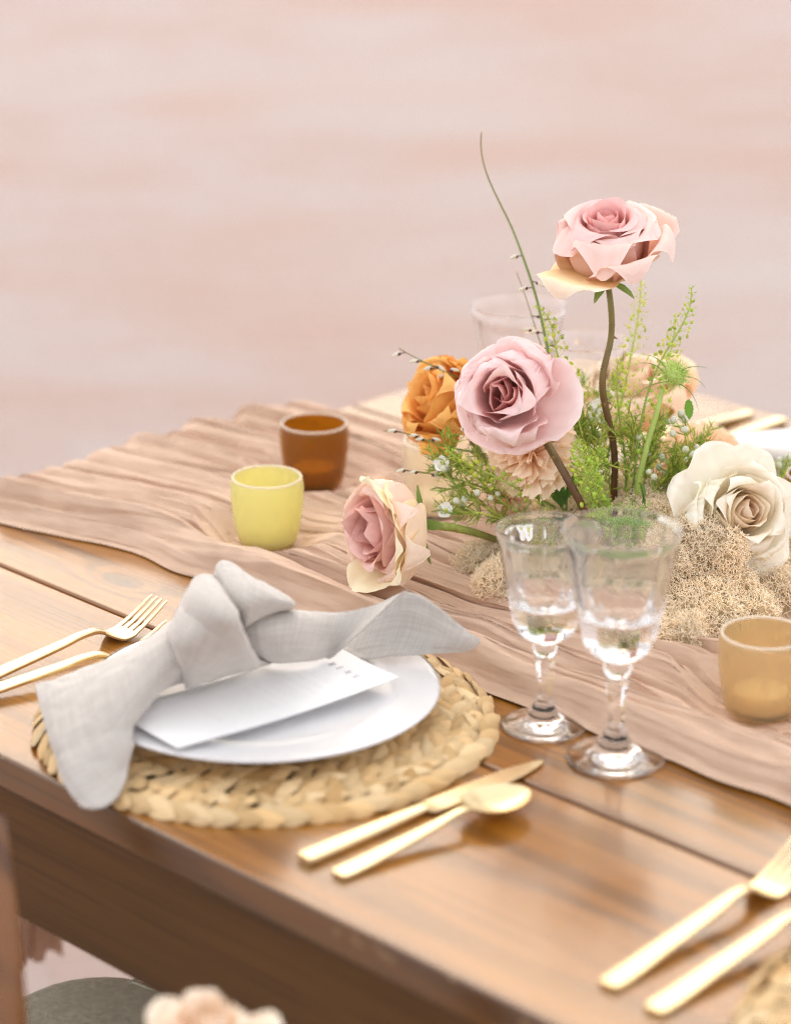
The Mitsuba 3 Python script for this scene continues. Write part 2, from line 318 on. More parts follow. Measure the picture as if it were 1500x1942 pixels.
# ------------------------------------------------------------------ woven chargers
def strand(L, W, H, rng):
    ns, nw = 8, 4
    s = np.linspace(-1, 1, ns)[:, None]; w = np.linspace(-1, 1, nw)[None]
    wid = W / 2 * np.clip(1 - np.abs(s) ** 1.9, 0.02, 1) ** 0.75
    x = s * L / 2 + 0 * w; y = w * wid + 0.0012 * np.sin(s * 2 + rng.uniform(0, 6))
    z = H * (1 - w ** 2 * 0.9) * (1 - 0.75 * np.abs(s) ** 2.2) + 0.0030 * s + 0.0005 * np.cos(w * 7 + rng.uniform(0, 6)) + 0 * s
    return np.stack([x, y, z], -1).reshape(-1, 3), grid_faces(ns, nw)
def charger(label, cx, cy, seed, pieces=True, radius=0.163):
    root = thing('woven_charger', label, 'charger', 'woven chargers under the plates')
    rng = np.random.default_rng(seed)
    prof = smooth_profile([(0.001, 0.003), (0.08, 0.003), (radius - 0.016, 0.004), (radius - 0.005, 0.003), (radius - 0.003, 0.0012), (radius - 0.02, 0.0005), (0.001, 0.0005)], 26)
    v, f = lathe(prof, 72)
    part(root, 'shade_disc', (v + V3(cx, cy, ZT), f), 'straw', color=np.broadcast_to(V3(0.10, 0.058, 0.024), v.shape))  # dark disc under the weave paints the shade in the gaps between strands
    rest = []; cnt = 0
    for ring, rr in enumerate((radius - 0.002, radius - 0.0110, radius - 0.0225, radius - 0.0340, radius - 0.0455, radius - 0.0570, radius - 0.0685)):
        n = int(2 * PI * rr / 0.0150)
        for k in range(n):
            a = (k + 0.5 * (ring % 2) + rng.uniform(-0.12, 0.12)) / n * 2 * PI
            dirn = 1 if ring % 2 else -1
            rim = ring == 0
            L = rng.uniform(0.029, 0.036); W = rng.uniform(0.0125, 0.0155); H = rng.uniform(0.0026, 0.0040)
            m, f = strand(L, W, H, rng)
            yaw = PI / 2 + dirn * (0.72 + rng.uniform(-0.16, 0.16)) if not rim else PI / 2 + 0.25 * dirn
            c, s = math.cos(yaw), math.sin(yaw)
            m = m @ np.array([[c, -s, 0], [s, c, 0], [0, 0, 1]]).T
            til = math.radians(rng.uniform(38, 62)) if rim else rng.uniform(-0.06, 0.10) + (0.25 if ring == 1 else 0)
            c, s = math.cos(til), math.sin(til)
            m = m @ np.array([[c, 0, s], [0, 1, 0], [-s, 0, c]]).T
            m = m + V3(rr + rng.uniform(-0.0012, 0.0012), 0, (0.0045 if rim else 0.0062 if ring == 1 else 0.0075) + rng.uniform(-0.0006, 0.0010))
            c, s = math.cos(a), math.sin(a)
            m = m @ np.array([[c, -s, 0], [s, c, 0], [0, 0, 1]]).T + V3(cx, cy, ZT)
            q = rng.uniform(0, 1); tone = rng.uniform(0.78, 1.12)
            col = (V3(0.62, 0.41, 0.19) * (1 - q) + V3(0.72, 0.54, 0.31) * q) * tone
            if rng.uniform() < 0.12: col = col * V3(0.8, 0.72, 0.6)
            shade = np.interp(np.linspace(-1, 1, 8), [-1, -0.4, 0.5, 1], [0.86, 1.0, 1.0, 0.9]).repeat(4)[:, None]
            cc = np.clip(col * shade, 0, 0.85)
            az = math.cos(a - math.radians(-45))   # seen side: towards +x, -y
            if pieces and ring < 6 and az > -0.1 and cnt < 298:
                part(root, 'strand', (m, f), 'straw', color=cc); cnt += 1
            else: rest.append((m, f, cc))
    v, f, c = joinc(rest)
    part(root, 'weave', (v, f), 'straw', color=c, kind='stuff')
    return root
MC = (0.037, -0.168)
charger('round woven straw charger under the front white plate', MC[0], MC[1], 1)
charger('round woven straw charger cut off by the bottom right corner', 0.675, -0.168, 2, pieces=False)
charger('round woven straw charger under the far plate at the right edge', 0.045, 0.492, 3, pieces=False)

# ------------------------------------------------------------------ plates
def plate(label, cx, cy, z, R=0.1275):
    root = thing('dinner_plate', label, 'plate', 'white dinner plates')
    k = R / 0.1275
    out = [(0.0005, 0.003), (0.045, 0.003), (0.052, 0.0), (0.056, 0.0005), (0.060, 0.003), (0.085, 0.0075), (0.108, 0.0128), (0.124, 0.0163), (0.1270, 0.0175), (0.1275, 0.0186),
           (0.1268, 0.0194), (0.1245, 0.0192), (0.108, 0.0168), (0.092, 0.0148), (0.083, 0.0128), (0.074, 0.0118), (0.04, 0.0115), (0.0005, 0.0115)]
    v, f = lathe(smooth_profile(np.array(out) * [k, 1], 90), 128)
    part(root, '', (v + V3(cx, cy, z), f), 'porcelain')
PZ = ZT + 0.0112
plate('white porcelain dinner plate with the menu card and knotted napkin on it', (0.0360,-0.1708,0.7895)[0], (0.0360,-0.1708,0.7895)[1], PZ)
plate('blurred white dinner plate of the far setting at the right edge', 0.045, 0.492, PZ)

# ------------------------------------------------------------------ menu card
def menu_card():
    root = thing('menu_card', 'white menu card tucked under the knotted napkin', 'menu card')
    O = V3(*(0.1038,-0.0995,0.7925)); B = V3(*(0.0814,-0.2889,0.7915))
    ey = unit(B - O); leng = np.linalg.norm(B - O); ex = unit(np.cross(V3(0, 0, 1), ey)); wid = 0.0815; A = O - ex * wid
    n1, n2 = 12, 26
    U, Vv = np.meshgrid(np.linspace(0, wid, n1), np.linspace(0, leng, n2), indexing='ij')
    # sags into the well of the plate, rests on the rim at both ends
    q = Vv / leng
    sag = -0.0030 * np.sin(PI * np.clip(q, 0, 1)) ** 1.2 - 0.0012 * np.sin(PI * U / wid)
    P = A + U[..., None] * ex + Vv[..., None] * ey
    P[..., 2] += sag + 0.0035
    uv = np.stack([U * 0.1 / wid, 0.17 - Vv], -1).reshape(-1, 2)
    v = P.reshape(-1, 3); f = grid_faces(n1, n2)
    top = trimesh.Trimesh(v, f, process=False)
    if top.face_normals[:, 2].mean() < 0: f = f[:, ::-1]
    v2 = np.vstack([v, v - V3(0, 0, 0.0005)]); f2 = np.vstack([f, f[:, ::-1] + len(v)])
    part(root, '', (v2, f2), 'card_paper', uv=np.vstack([uv, np.full_like(uv, -1.0)]))
    x = 0.0275
    for i, ch in enumerate('MENU'):
        m = text_mesh(ch, 0.0056, depth=0.0002)
        vv = np.array(m.vertices); vv[:, 0] -= vv[:, 0].min(); vv[:, 0] *= 0.62
        px = x + i * 0.0098
        q = (0.020 - vv[:, 1]) / leng
        loc = A + (px + vv[:, 0:1]) * ex + (0.024 - vv[:, 1:2]) * ey
        loc[:, 2] += -0.0030 * np.sin(PI * np.clip(q, 0, 1)) ** 1.2 - 0.0012 * np.sin(PI * (px + vv[:, 0]) / wid) + 0.0037 + vv[:, 2]
        part(root, 'letter', (loc, np.array(m.faces)), 'ink', smooth=False)
menu_card()

# ------------------------------------------------------------------ napkins
def sheet(ctrl, n1=40, n2=40, thick=0.0014, uvs=1.0, wr=0.0012, seed=1):
    c = np.asarray(ctrl, float); a, b = c.shape[:2]
    u, w = np.linspace(0, 1, a), np.linspace(0, 1, b)
    U, W = np.linspace(0, 1, n1), np.linspace(0, 1, n2)
    P = np.stack([RectBivariateSpline(u, w, c[..., k], kx=min(3, a - 1), ky=min(3, b - 1))(U, W) for k in range(3)], -1)
    du, dw = np.gradient(P, axis=0), np.gradient(P, axis=1)
    N = np.cross(du, dw); N /= np.linalg.norm(N, axis=-1, keepdims=True) + 1e-12
    q = vfbm(P * V3(30, 30, 30), 3, seed); rid = np.maximum(1 - np.abs(2 * vnoise(P * V3(24, 30, 28) + seed, seed + 5) - 1), 0.9 * (1 - np.abs(2 * vnoise(P * V3(46, 40, 44) + seed, seed + 6) - 1)))
    P = P + N * (wr * 2.2 * (q - 0.5) + wr * 0.8 * (rid ** 6 - 0.2))[..., None]
    su = np.concatenate([[0], np.cumsum(np.linalg.norm(np.diff(P, axis=0), axis=-1).mean(1))])
    sw = np.concatenate([[0], np.cumsum(np.linalg.norm(np.diff(P, axis=1), axis=-1).mean(0))])
    uv = np.stack(np.meshgrid(su, sw, indexing='ij'), -1).reshape(-1, 2) * uvs + seed
    dh = np.minimum(np.minimum(su, su[-1] - su)[:, None], np.minimum(sw, sw[-1] - sw)[None])
    P = P + N * (0.0007 * np.clip((0.010 - dh) / 0.0025, 0, 1))[..., None]
    # hems: a little thicker along the border
    ed = np.minimum(np.minimum(np.arange(n1)[:, None], n1 - 1 - np.arange(n1)[:, None]), np.minimum(np.arange(n2)[None], n2 - 1 - np.arange(n2)[None]))
    th = thick * np.where(ed == 0, 0.45, np.where(ed < 3, 1.25, 1.0))[..., None]
    v = np.vstack([(P + N * th / 2).reshape(-1, 3), (P - N * th / 2).reshape(-1, 3)]); k = n1 * n2
    f = grid_faces(n1, n2)
    b_ = np.concatenate([np.arange(n2), np.arange(1, n1) * n2 + n2 - 1, (n1 - 1) * n2 + np.arange(n2 - 2, -1, -1), np.arange(n1 - 2, 0, -1) * n2])
    b2 = np.roll(b_, -1)
    f = np.vstack([f, f[:, ::-1] + k, np.stack([b_, b2, b2 + k], 1), np.stack([b_, b2 + k, b_ + k], 1)])
    return v, f, np.vstack([uv, uv])
def napkin():
    root = thing('linen_napkin', 'grey linen napkin tied in a loose knot across the front plate', 'napkin')
    S = []
    # near tail, fanning out over the plate's rim and the charger to the table's edge
    S.append(sheet([[(-0.0794,-0.2850,0.7920), (-0.0293,-0.3179,0.7900), (0.0234,-0.3473,0.7810), (0.0582,-0.3570,0.7660)],
                    [(-0.0744,-0.2630,0.7950), (-0.0072,-0.3117,0.8030), (0.0346,-0.3367,0.7910), (0.0718,-0.3353,0.7710)],
                    [(-0.0681,-0.2388,0.7970), (0.0012,-0.2901,0.8120), (0.0405,-0.3127,0.8000), (0.0572,-0.3111,0.7830)],
                    [(-0.0604,-0.2105,0.8020), (0.0109,-0.2691,0.8260), (0.0365,-0.2873,0.8150), (0.0465,-0.2974,0.7970)],
                    [(-0.0549,-0.1770,0.8150), (0.0123,-0.2373,0.8380), (0.0353,-0.2540,0.8300), (0.0151,-0.2556,0.8000)],
                    [(-0.0405,-0.1510,0.8200), (0.0166,-0.2057,0.8400), (0.0422,-0.2308,0.8350), (0.0196,-0.2219,0.8030)]], 96, 79, seed=1, wr=0.0022))
    # band over the front of the knot
    S.append(sheet([[(-0.0108,-0.1769,0.8660), (-0.0013,-0.2081,0.8620), (0.0100,-0.2330,0.8500), (0.0013,-0.2279,0.8380)],
                    [(0.0177,-0.1949,0.8740), (0.0462,-0.2365,0.8740), (0.0540,-0.2596,0.8580), (0.0339,-0.2491,0.8380)],
                    [(0.0512,-0.2138,0.8760), (0.0706,-0.2418,0.8720), (0.0619,-0.2479,0.8460), (0.0262,-0.2366,0.8120)],
                    [(0.0691,-0.2184,0.8660), (0.0751,-0.2290,0.8560), (0.0541,-0.2221,0.8300), (0.0226,-0.2261,0.8000)],
                    [(0.0641,-0.2086,0.8460), (0.0601,-0.2028,0.8320), (0.0406,-0.1932,0.8120), (0.0195,-0.1897,0.7980)],
                    [(0.0420,-0.1901,0.8260), (0.0415,-0.1788,0.8160), (0.0350,-0.1655,0.8060), (0.0236,-0.1485,0.7970)]], 86, 82, seed=2, wr=0.0018))
    # left bulge: cloth coming round behind the band
    S.append(sheet([[(-0.0177,-0.1869,0.8620), (-0.0077,-0.2089,0.8500), (-0.0162,-0.2112,0.8280)],
                    [(0.0009,-0.1900,0.8720), (0.0429,-0.2363,0.8800), (0.0234,-0.2333,0.8500)],
                    [(0.0174,-0.1908,0.8700), (0.0778,-0.2464,0.8850), (0.0606,-0.2439,0.8600)],
                    [(0.0166,-0.1775,0.8520), (0.0815,-0.2309,0.8720), (0.0620,-0.2214,0.8460)]], 54, 61, seed=3))
    # loop at the back, rolled over towards the right
    S.append(sheet([[(-0.0169,-0.1687,0.8580), (0.0173,-0.1937,0.8680), (0.0322,-0.2042,0.8600), (0.0174,-0.1877,0.8350)],
                    [(-0.0104,-0.1629,0.8720), (0.0345,-0.1969,0.8800), (0.0578,-0.2139,0.8740), (0.0448,-0.1981,0.8460)],
                    [(0.0112,-0.1622,0.8680), (0.0578,-0.1991,0.8800), (0.0685,-0.2100,0.8720), (0.0494,-0.1983,0.8450)],
                    [(0.0280,-0.1543,0.8600), (0.0644,-0.1856,0.8710), (0.0621,-0.1896,0.8620), (0.0419,-0.1846,0.8420)],
                    [(0.0318,-0.1396,0.8480), (0.0581,-0.1614,0.8580), (0.0528,-0.1631,0.8530), (0.0256,-0.1578,0.8360)],
                    [(0.0208,-0.1312,0.8360), (0.0381,-0.1435,0.8420), (0.0329,-0.1475,0.8380), (0.0201,-0.1539,0.8280)]], 80, 72, seed=4, wr=0.0014))
    # far tail: upper leaf ending in a hem that turns up
    S.append(sheet([[(0.0289,-0.1809,0.8420), (0.0499,-0.1998,0.8420), (0.0397,-0.1831,0.8200), (0.0152,-0.1500,0.7970)],
                    [(0.0296,-0.1521,0.8420), (0.0615,-0.1814,0.8460), (0.0557,-0.1764,0.8260), (0.0261,-0.1446,0.7970)],
                    [(0.0259,-0.1152,0.8300), (0.0563,-0.1453,0.8360), (0.0590,-0.1542,0.8220), (0.0347,-0.1360,0.7970)],
                    [(0.0359,-0.0956,0.8260), (0.0459,-0.1105,0.8200), (0.0479,-0.1221,0.8100), (0.0401,-0.1264,0.7970)],
                    [(0.0581,-0.0840,0.8340), (0.0551,-0.0940,0.8220), (0.0499,-0.1050,0.8080), (0.0406,-0.1185,0.7960)],
                    [(0.0926,-0.0798,0.8560), (0.0807,-0.0924,0.8420), (0.0656,-0.1063,0.8200), (0.0435,-0.1148,0.7970)]], 86, 72, seed=5, wr=0.0012))
    # far tail: lower leaf arched like a tent down to its pointed end
    S.append(sheet([[(-0.0126,-0.0711,0.8000), (0.0003,-0.0780,0.7960), (0.0160,-0.0919,0.7920), (0.0278,-0.1085,0.7900)],
                    [(0.0247,-0.0579,0.8120), (0.0313,-0.0644,0.8040), (0.0380,-0.0764,0.7960), (0.0454,-0.0944,0.7910)],
                    [(0.0655,-0.0557,0.8380), (0.0655,-0.0578,0.8220), (0.0628,-0.0617,0.8040), (0.0663,-0.0745,0.7930)],
                    [(0.1009,-0.0569,0.8360), (0.1010,-0.0579,0.8240), (0.0969,-0.0591,0.8100), (0.0909,-0.0611,0.7980)],
                    [(0.1219,-0.0523,0.8260), (0.1234,-0.0561,0.8210), (0.1198,-0.0576,0.8130), (0.1121,-0.0572,0.8040)],
                    [(0.1319,-0.0457,0.8180), (0.1334,-0.0472,0.8160), (0.1324,-0.0505,0.8130), (0.1257,-0.0528,0.8080)]], 86, 64, seed=6, wr=0.0014))
    # body inside the knot
    v, f = ball(np.array((0.0093,-0.1722,0.8220)), 0.022, 3, (1.1, 1.2, 0.95))
    S.append((v, f, v[:, :2] * 1.0))
    v, f = join([(a, b) for a, b, _ in S])
    part(root, '', (v, f), 'linen', uv=np.vstack([s[2] for s in S]))
napkin()
def far_napkin():
    root = thing('linen_napkin', 'blurred grey linen napkin hanging off the far plate towards the flowers', 'napkin')
    S = [sheet([[(-0.0484,0.4579,0.8000), (-0.0314,0.4431,0.7920), (-0.0335,0.4547,0.7665), (-0.0113,0.4342,0.7650)],
                [(-0.0219,0.4634,0.8060), (-0.0003,0.4414,0.8000), (-0.0085,0.4600,0.7690), (0.0217,0.4290,0.7660)],
                [(0.0047,0.4777,0.8060), (0.0290,0.4509,0.8000), (0.0254,0.4648,0.7690), (0.0563,0.4319,0.7660)],
                [(0.0395,0.4846,0.8040), (0.0636,0.4604,0.7990), (0.0563,0.4804,0.7680), (0.0920,0.4400,0.7660)]], 57, 64, seed=9)]
    part(root, '', (S[0][0], S[0][1]), 'linen', uv=S[0][2])
far_napkin()

# ------------------------------------------------------------------ cutlery (built along +x from the handle's end, laid along the table's width)
def loft(xs, w, t, z, cham=0.25):
    """bar along x: width w, thickness t, height of the underside z, with bevelled edges"""
    xs, w, t, z = (np.asarray(a, float) for a in (xs, w, t, z)); n = len(xs); rows = []
    for x, a, b, c in zip(xs, w, t, z):
        k = min(a, b) * cham
        rows.append([(x, -a / 2, c + k), (x, -a / 2 + k, c), (x, a / 2 - k, c), (x, a / 2, c + k), (x, a / 2, c + b - k), (x, a / 2 - k, c + b), (x, -a / 2 + k, c + b), (x, -a / 2, c + b - k)])
    v = np.array(rows).reshape(-1, 3); f = grid_faces(n, 8, closed=True)[:, ::-1]
    ca = [[0, j + 1, j] for j in range(1, 7)]; cb = [[(n - 1) * 8, (n - 1) * 8 + j, (n - 1) * 8 + j + 1] for j in range(1, 7)]
    m = trimesh.Trimesh(v, np.vstack([f, ca, cb]), process=False); m.fix_normals()
    return np.array(m.vertices), np.array(m.faces)
def resample(pts, n):
    pts = np.asarray(pts, float); x = np.linspace(pts[0, 0], pts[-1, 0], n)
    from scipy.interpolate import PchipInterpolator
    return x, *[PchipInterpolator(pts[:, 0], pts[:, k])(x) for k in range(1, pts.shape[1])]
def lay(m, end, tip):
    v, f = m; e = V3(*end); d = V3(*tip) - e; a = math.atan2(d[1], d[0]); c, s = math.cos(a), math.sin(a)
    return v @ np.array([[c, -s, 0], [s, c, 0], [0, 0, 1]]).T + V3(e[0], e[1], ZT + 0.0006), f
def fork(label, end, tip, L=0.205, by_tip=False):
    root = thing('fork', label, 'fork', 'gold forks')
    if by_tip:
        d = unit(V3(tip[0] - end[0], tip[1] - end[1], 0)); end = V3(*tip) - d * L
    k = L / 0.205
    x, w, t, z = resample([(0, .0125, .0034, .0002), (.004, .0145, .0036, 0), (.06, .0125, .0036, .0042), (.11, .0095, .0038, .0082), (.126, .0078, .0042, .0098), (.137, .0068, .0042, .0098), (.147, .0085, .0036, .0070)], 30)
    part(root, 'handle', lay(loft(x * k, w, t, z), end, tip), 'gold', smooth=40)
    x, w, t, z = resample([(.1465, .0085, .003, .0070), (.153, .018, .0026, .0030), (.160, .0240, .0024, .0006), (.167, .0250, .0022, .0010), (.1712, .0250, .0021, .0024)], 16)
    bowl = [loft(x * k, w, t, z)]
    part(root, 'head', lay(join(bowl), end, tip), 'gold', smooth=40)
    for i in range(4):
        y0 = (i - 1.5) * 0.0066
        x, w, t, z = resample([(.1710, .0048, .0021, .0024), (.180, .0040, .0020, .0062), (.192, .0032, .0018, .0125), (.202, .0026, .0014, .0185), (.205, .0014, .0010, .0200)], 10)
        v, f = loft(x * k, w, t, z); v[:, 1] += y0 * (1 - 0.10 * (v[:, 0] / k - .171) / .034)
        part(root, 'tine', lay((v, f), end, tip), 'gold', smooth=40)
def knife(label, end, tip, L=0.222):
    root = thing('knife', label, 'knife', 'gold knives')
    x, w, t, z = resample([(0, .0125, .0052, .0002), (.003, .0140, .0056, 0), (.05, .0125, .0056, 0), (.09, .0100, .0054, 0.0004), (.108, .0085, .0048, .0008)], 22)
    part(root, 'handle', lay(loft(x, w, t, z), end, tip), 'gold', smooth=40)
    x, w, t, z = resample([(.1078, .0085, .0030, .0012), (.113, .0170, .0024, .0010), (.120, .0185, .0022, .0008), (.16, .0185, .0020, .0008), (.19, .0160, .0018, .0008), (.21, .0100, .0016, .0008), (.222, .0022, .0012, .0008)], 34)
    v, f = loft(x, w, t, z); 
    part(root, 'blade', lay((v, f), end, tip), 'gold', smooth=40)
def spoon(label, end, tip, L=0.188):
    root = thing('spoon', label, 'spoon', 'gold spoons')
    k = L / 0.190
    lay = lambda m, e, t: globals()['lay']((m[0] * [k, 1, 1], m[1]), e, t)
    x, w, t, z = resample([(0, .0115, .0034, .0002), (.004, .0135, .0036, 0), (.05, .0115, .0036, .0030), (.095, .0080, .0038, .0070), (.115, .0062, .0040, .0095), (.126, .0060, .0038, .0105), (.133, .0075, .0030, .0095)], 28)
    part(root, 'handle', lay(loft(x, w, t, z), end, tip), 'gold', smooth=40)
    n1, n2 = 22, 40
    rr = np.linspace(0.0, 1, n1)[:, None]; a = np.linspace(0, 2 * PI, n2, endpoint=False)[None]
    ex, ey = 0.0305, 0.0205
    X = 0.1595 + ex * rr * np.cos(a); Y = ey * rr * np.sin(a) * (1 + 0.10 * rr * -np.cos(a))
    Z = 0.0010 + 0.0095 * rr ** 2.2 + 0.0022 * (1 + rr * -np.cos(a)) / 2 * rr
    up = np.stack([X, Y, Z + 0.0014 * (1 - 0.5 * rr)], -1).reshape(-1, 3); lo = np.stack([X, Y, Z], -1).reshape(-1, 3)
    f = grid_faces(n1, n2, closed=True); kk = n1 * n2; b = (n1 - 1) * n2 + np.arange(n2); b2 = (n1 - 1) * n2 + (np.arange(n2) + 1) % n2
    f = np.vstack([f, f[:, ::-1] + kk, np.stack([b, b2, b2 + kk], 1)[:, ::-1], np.stack([b, b2 + kk, b + kk], 1)[:, ::-1]])
    m = trimesh.Trimesh(np.vstack([up, lo]), f, process=True); m.fix_normals()
    part(root, 'bowl', lay((np.array(m.vertices), np.array(m.faces)), end, tip), 'gold', smooth=50)
fork('gold fork with its tines in view, left of the knotted napkin', (-0.1624,-0.2543,0.7630), (-0.1631,-0.0971,0.7810), by_tip=True)
fork('gold fork whose head goes under the front plate and napkin', (-0.1382,-0.2729,0.7630), (-0.1146,-0.1252,0.7810), by_tip=True)
knife('gold table knife beside the front charger', (0.2157,-0.2998,0.7600), (0.2228,-0.0775,0.7600))
spoon('gold spoon beside the knife, its bowl towards the wine glasses', (0.2455,-0.2979,0.7600), (0.2559,-0.1352,0.7600), L=0.166)
fork('blurred gold fork near the bottom right corner', (0.4600,-0.2830,0.7600), (0.4489,-0.0666,0.7600))
fork('blurred gold fork against the charger in the bottom right corner', (0.4975,-0.2861,0.7600), (0.4933,-0.0734,0.7600))
knife('blurred gold knife beyond the flowers, left of the far plate', (-0.128, 0.648), (-0.128, 0.426))
spoon('blurred gold spoon beyond the flowers, outside the far knife', (-0.165, 0.645), (-0.165, 0.457))

# ------------------------------------------------------------------ goblets
def goblet(label, x, y, k=1.0, rot=0.0):
    root = thing('wine_glass', label, 'wine glass', 'cut stem glasses')
    o = [(0.0003, 0.0012), (0.012, 0.0008), (0.0325, 0.0), (0.0343, 0.0006), (0.0347, 0.0014), (0.0340, 0.0024), (0.030, 0.0034), (0.020, 0.0062), (0.0138, 0.0098), (0.0122, 0.0125), (0.0126, 0.0145), (0.0106, 0.0172),
         (0.0078, 0.0205), (0.0064, 0.0240), (0.0062, 0.034), (0.0070, 0.046), (0.0084, 0.0560), (0.0088, 0.0590), (0.0068, 0.0612), (0.0074, 0.0632), (0.0096, 0.0660), (0.0103, 0.0690), (0.0092, 0.0722), (0.0078, 0.0740), (0.0090, 0.0757), (0.0120, 0.0768),
         (0.0190, 0.0808), (0.0245, 0.0862), (0.0272, 0.0925), (0.0286, 0.1000), (0.0304, 0.1120), (0.0322, 0.1225), (0.0345, 0.1350), (0.0381, 0.1540), (0.0411, 0.1696), (0.0415, 0.1706), (0.0413, 0.1716), (0.0406, 0.1720)]
    i = [(0.0399, 0.1716), (0.0396, 0.1706), (0.0396, 0.1696), (0.0366, 0.1540), (0.0329, 0.1350), (0.0302, 0.1225), (0.0268, 0.1150), (0.0215, 0.1085), (0.0150, 0.1050), (0.0060, 0.1035), (0.0003, 0.1033)]
    po = smooth_profile(o, 190); pi_ = smooth_profile(i, 60)
    n = 144; v, f = lathe(np.vstack([po, pi_]), n)
    th = np.arctan2(v[:, 1], v[:, 0]); z = v[:, 2]; idx = np.arange(len(v)) // n; outer = idx < len(po)
    def flat(m):                                          # cross-section with m flat sides
        a = np.mod(th, 2 * PI / m) - PI / m
        return math.cos(PI / m) / np.cos(a), np.abs(a) / (PI / m)
    fb, ea = flat(9); fs, _ = flat(6)
    top = 0.1225 - 0.010 * ea ** 2.5                      # each cut panel ends in an arch
    wb = np.clip((top - z) / 0.0025, 0, 1) * np.clip((z - 0.0775) / 0.004, 0, 1)
    wu = 0.30 * np.clip((0.168 - z) / 0.012, 0, 1) * (z > 0.1)
    ws = np.clip((z - 0.019) / 0.003, 0, 1) * np.clip((0.0605 - z) / 0.003, 0, 1)
    w = np.maximum(wb, wu)
    sc = 1 + (fb * np.where(wb > wu, 0.985, 1.010) - 1) * w
    sc = sc * (1 + (fs * 1.05 - 1) * ws)
    v[:, :2] *= np.where(outer, sc, 1)[:, None]
    c, sn = math.cos(rot), math.sin(rot)
    v = (v * k) @ np.array([[c, -sn, 0], [sn, c, 0], [0, 0, 1]]).T + V3(x, y, ZT + 0.0004)
    part(root, '', (v, f), 'glass', smooth=22)
goblet('taller clear cut wine glass at the front, right of the pair', 0.253, -0.036, 1.0, 0.1)
goblet('smaller clear cut wine glass at the front, left of the pair', 0.181, -0.031, 0.88, 0.3)
goblet('blurred tall wine glass behind the central mauve rose', (-0.1749,0.3252,0.9315)[0], (-0.1749,0.3252,0.9315)[1], 1.0, 0.2)
goblet('blurred small wine glass behind the tall rose stem', (-0.1075,0.3382,0.9106)[0], (-0.1075,0.3382,0.9106)[1], 0.88, 0.5)

# ------------------------------------------------------------------ votives
def votive(name, label, x, y, bsdf, k=1.0, group='glass votive candle holders', fill=0.014):
    root = thing(name, label, 'votive holder', group)
    o = [(0.0003, 0.0005), (0.018, 0.0), (0.0225, 0.001), (0.0252, 0.0045), (0.0275, 0.014), (0.0300, 0.030), (0.0312, 0.042), (0.0313, 0.050), (0.0306, 0.0565), (0.0300, 0.0588), (0.0291, 0.0597),
         (0.0281, 0.0590), (0.0283, 0.056), (0.0288, 0.050), (0.0287, 0.042), (0.0275, 0.030), (0.0250, 0.014), (0.0228, 0.0060), (0.020, 0.0042), (0.0003, 0.004)]
    z0 = ZT + 0.0085
    v, f = lathe(smooth_profile(np.array(o) * k, 80), 96)
    v = v * (1 + 0.012 * (vnoise(v * 60, 5)[:, None] - 0.5) * [1, 1, 0])
    part(root, 'holder', (v + V3(x, y, z0), f), bsdf)
    a = np.linspace(0, 2 * PI, 9)[:-1]
    v, f = lathe(np.column_stack([0.0291 * k + 0.0013 * np.cos(np.append(a, 2 * PI)), 0.0592 * k + 0.0013 * np.sin(np.append(a, 2 * PI))]), 96)
    part(root, 'rim', (v + V3(x, y, z0), f), 'rim_glass')
    rc = 0.0195 * k
    v, f = lathe(smooth_profile([(0.0003, 0.0046), (rc * .96, 0.0046), (rc, 0.0056), (rc, fill + .003), (rc * .96, fill + .0042), (rc * .5, fill + .0036), (0.0003, fill + .0034)], 30), 48)
    cand = part(root, 'candle', (v + V3(x, y, z0), f), 'wax')
    part(cand, 'wick', tube([V3(x, y, z0 + fill + .003), V3(x + .0006, y, z0 + fill + .007), V3(x + .002, y + .001, z0 + fill + .011)], [0.0006], 6, 5), 'ink')
votive('votive_holder', 'pale yellow frosted glass votive on the runner', *VOTIVES[0], 'yellow_glass', 0.97)
votive('votive_holder', 'dark amber glass votive standing behind the yellow one', *VOTIVES[1], 'amber_glass', 0.97)
votive('votive_holder', 'tan frosted glass votive at the right edge in front of the moss', *VOTIVES[2], 'honey_glass', 1.03)
votive('votive_holder', 'blurred pale peach glass votive behind the left rose', -0.165, 0.222, 'peach_glass', 1.12)
votive('votive_holder', 'amber glass votive behind the cream rose, cut off by the right edge', 0.105, 0.395, 'amber_glass', 1.0)
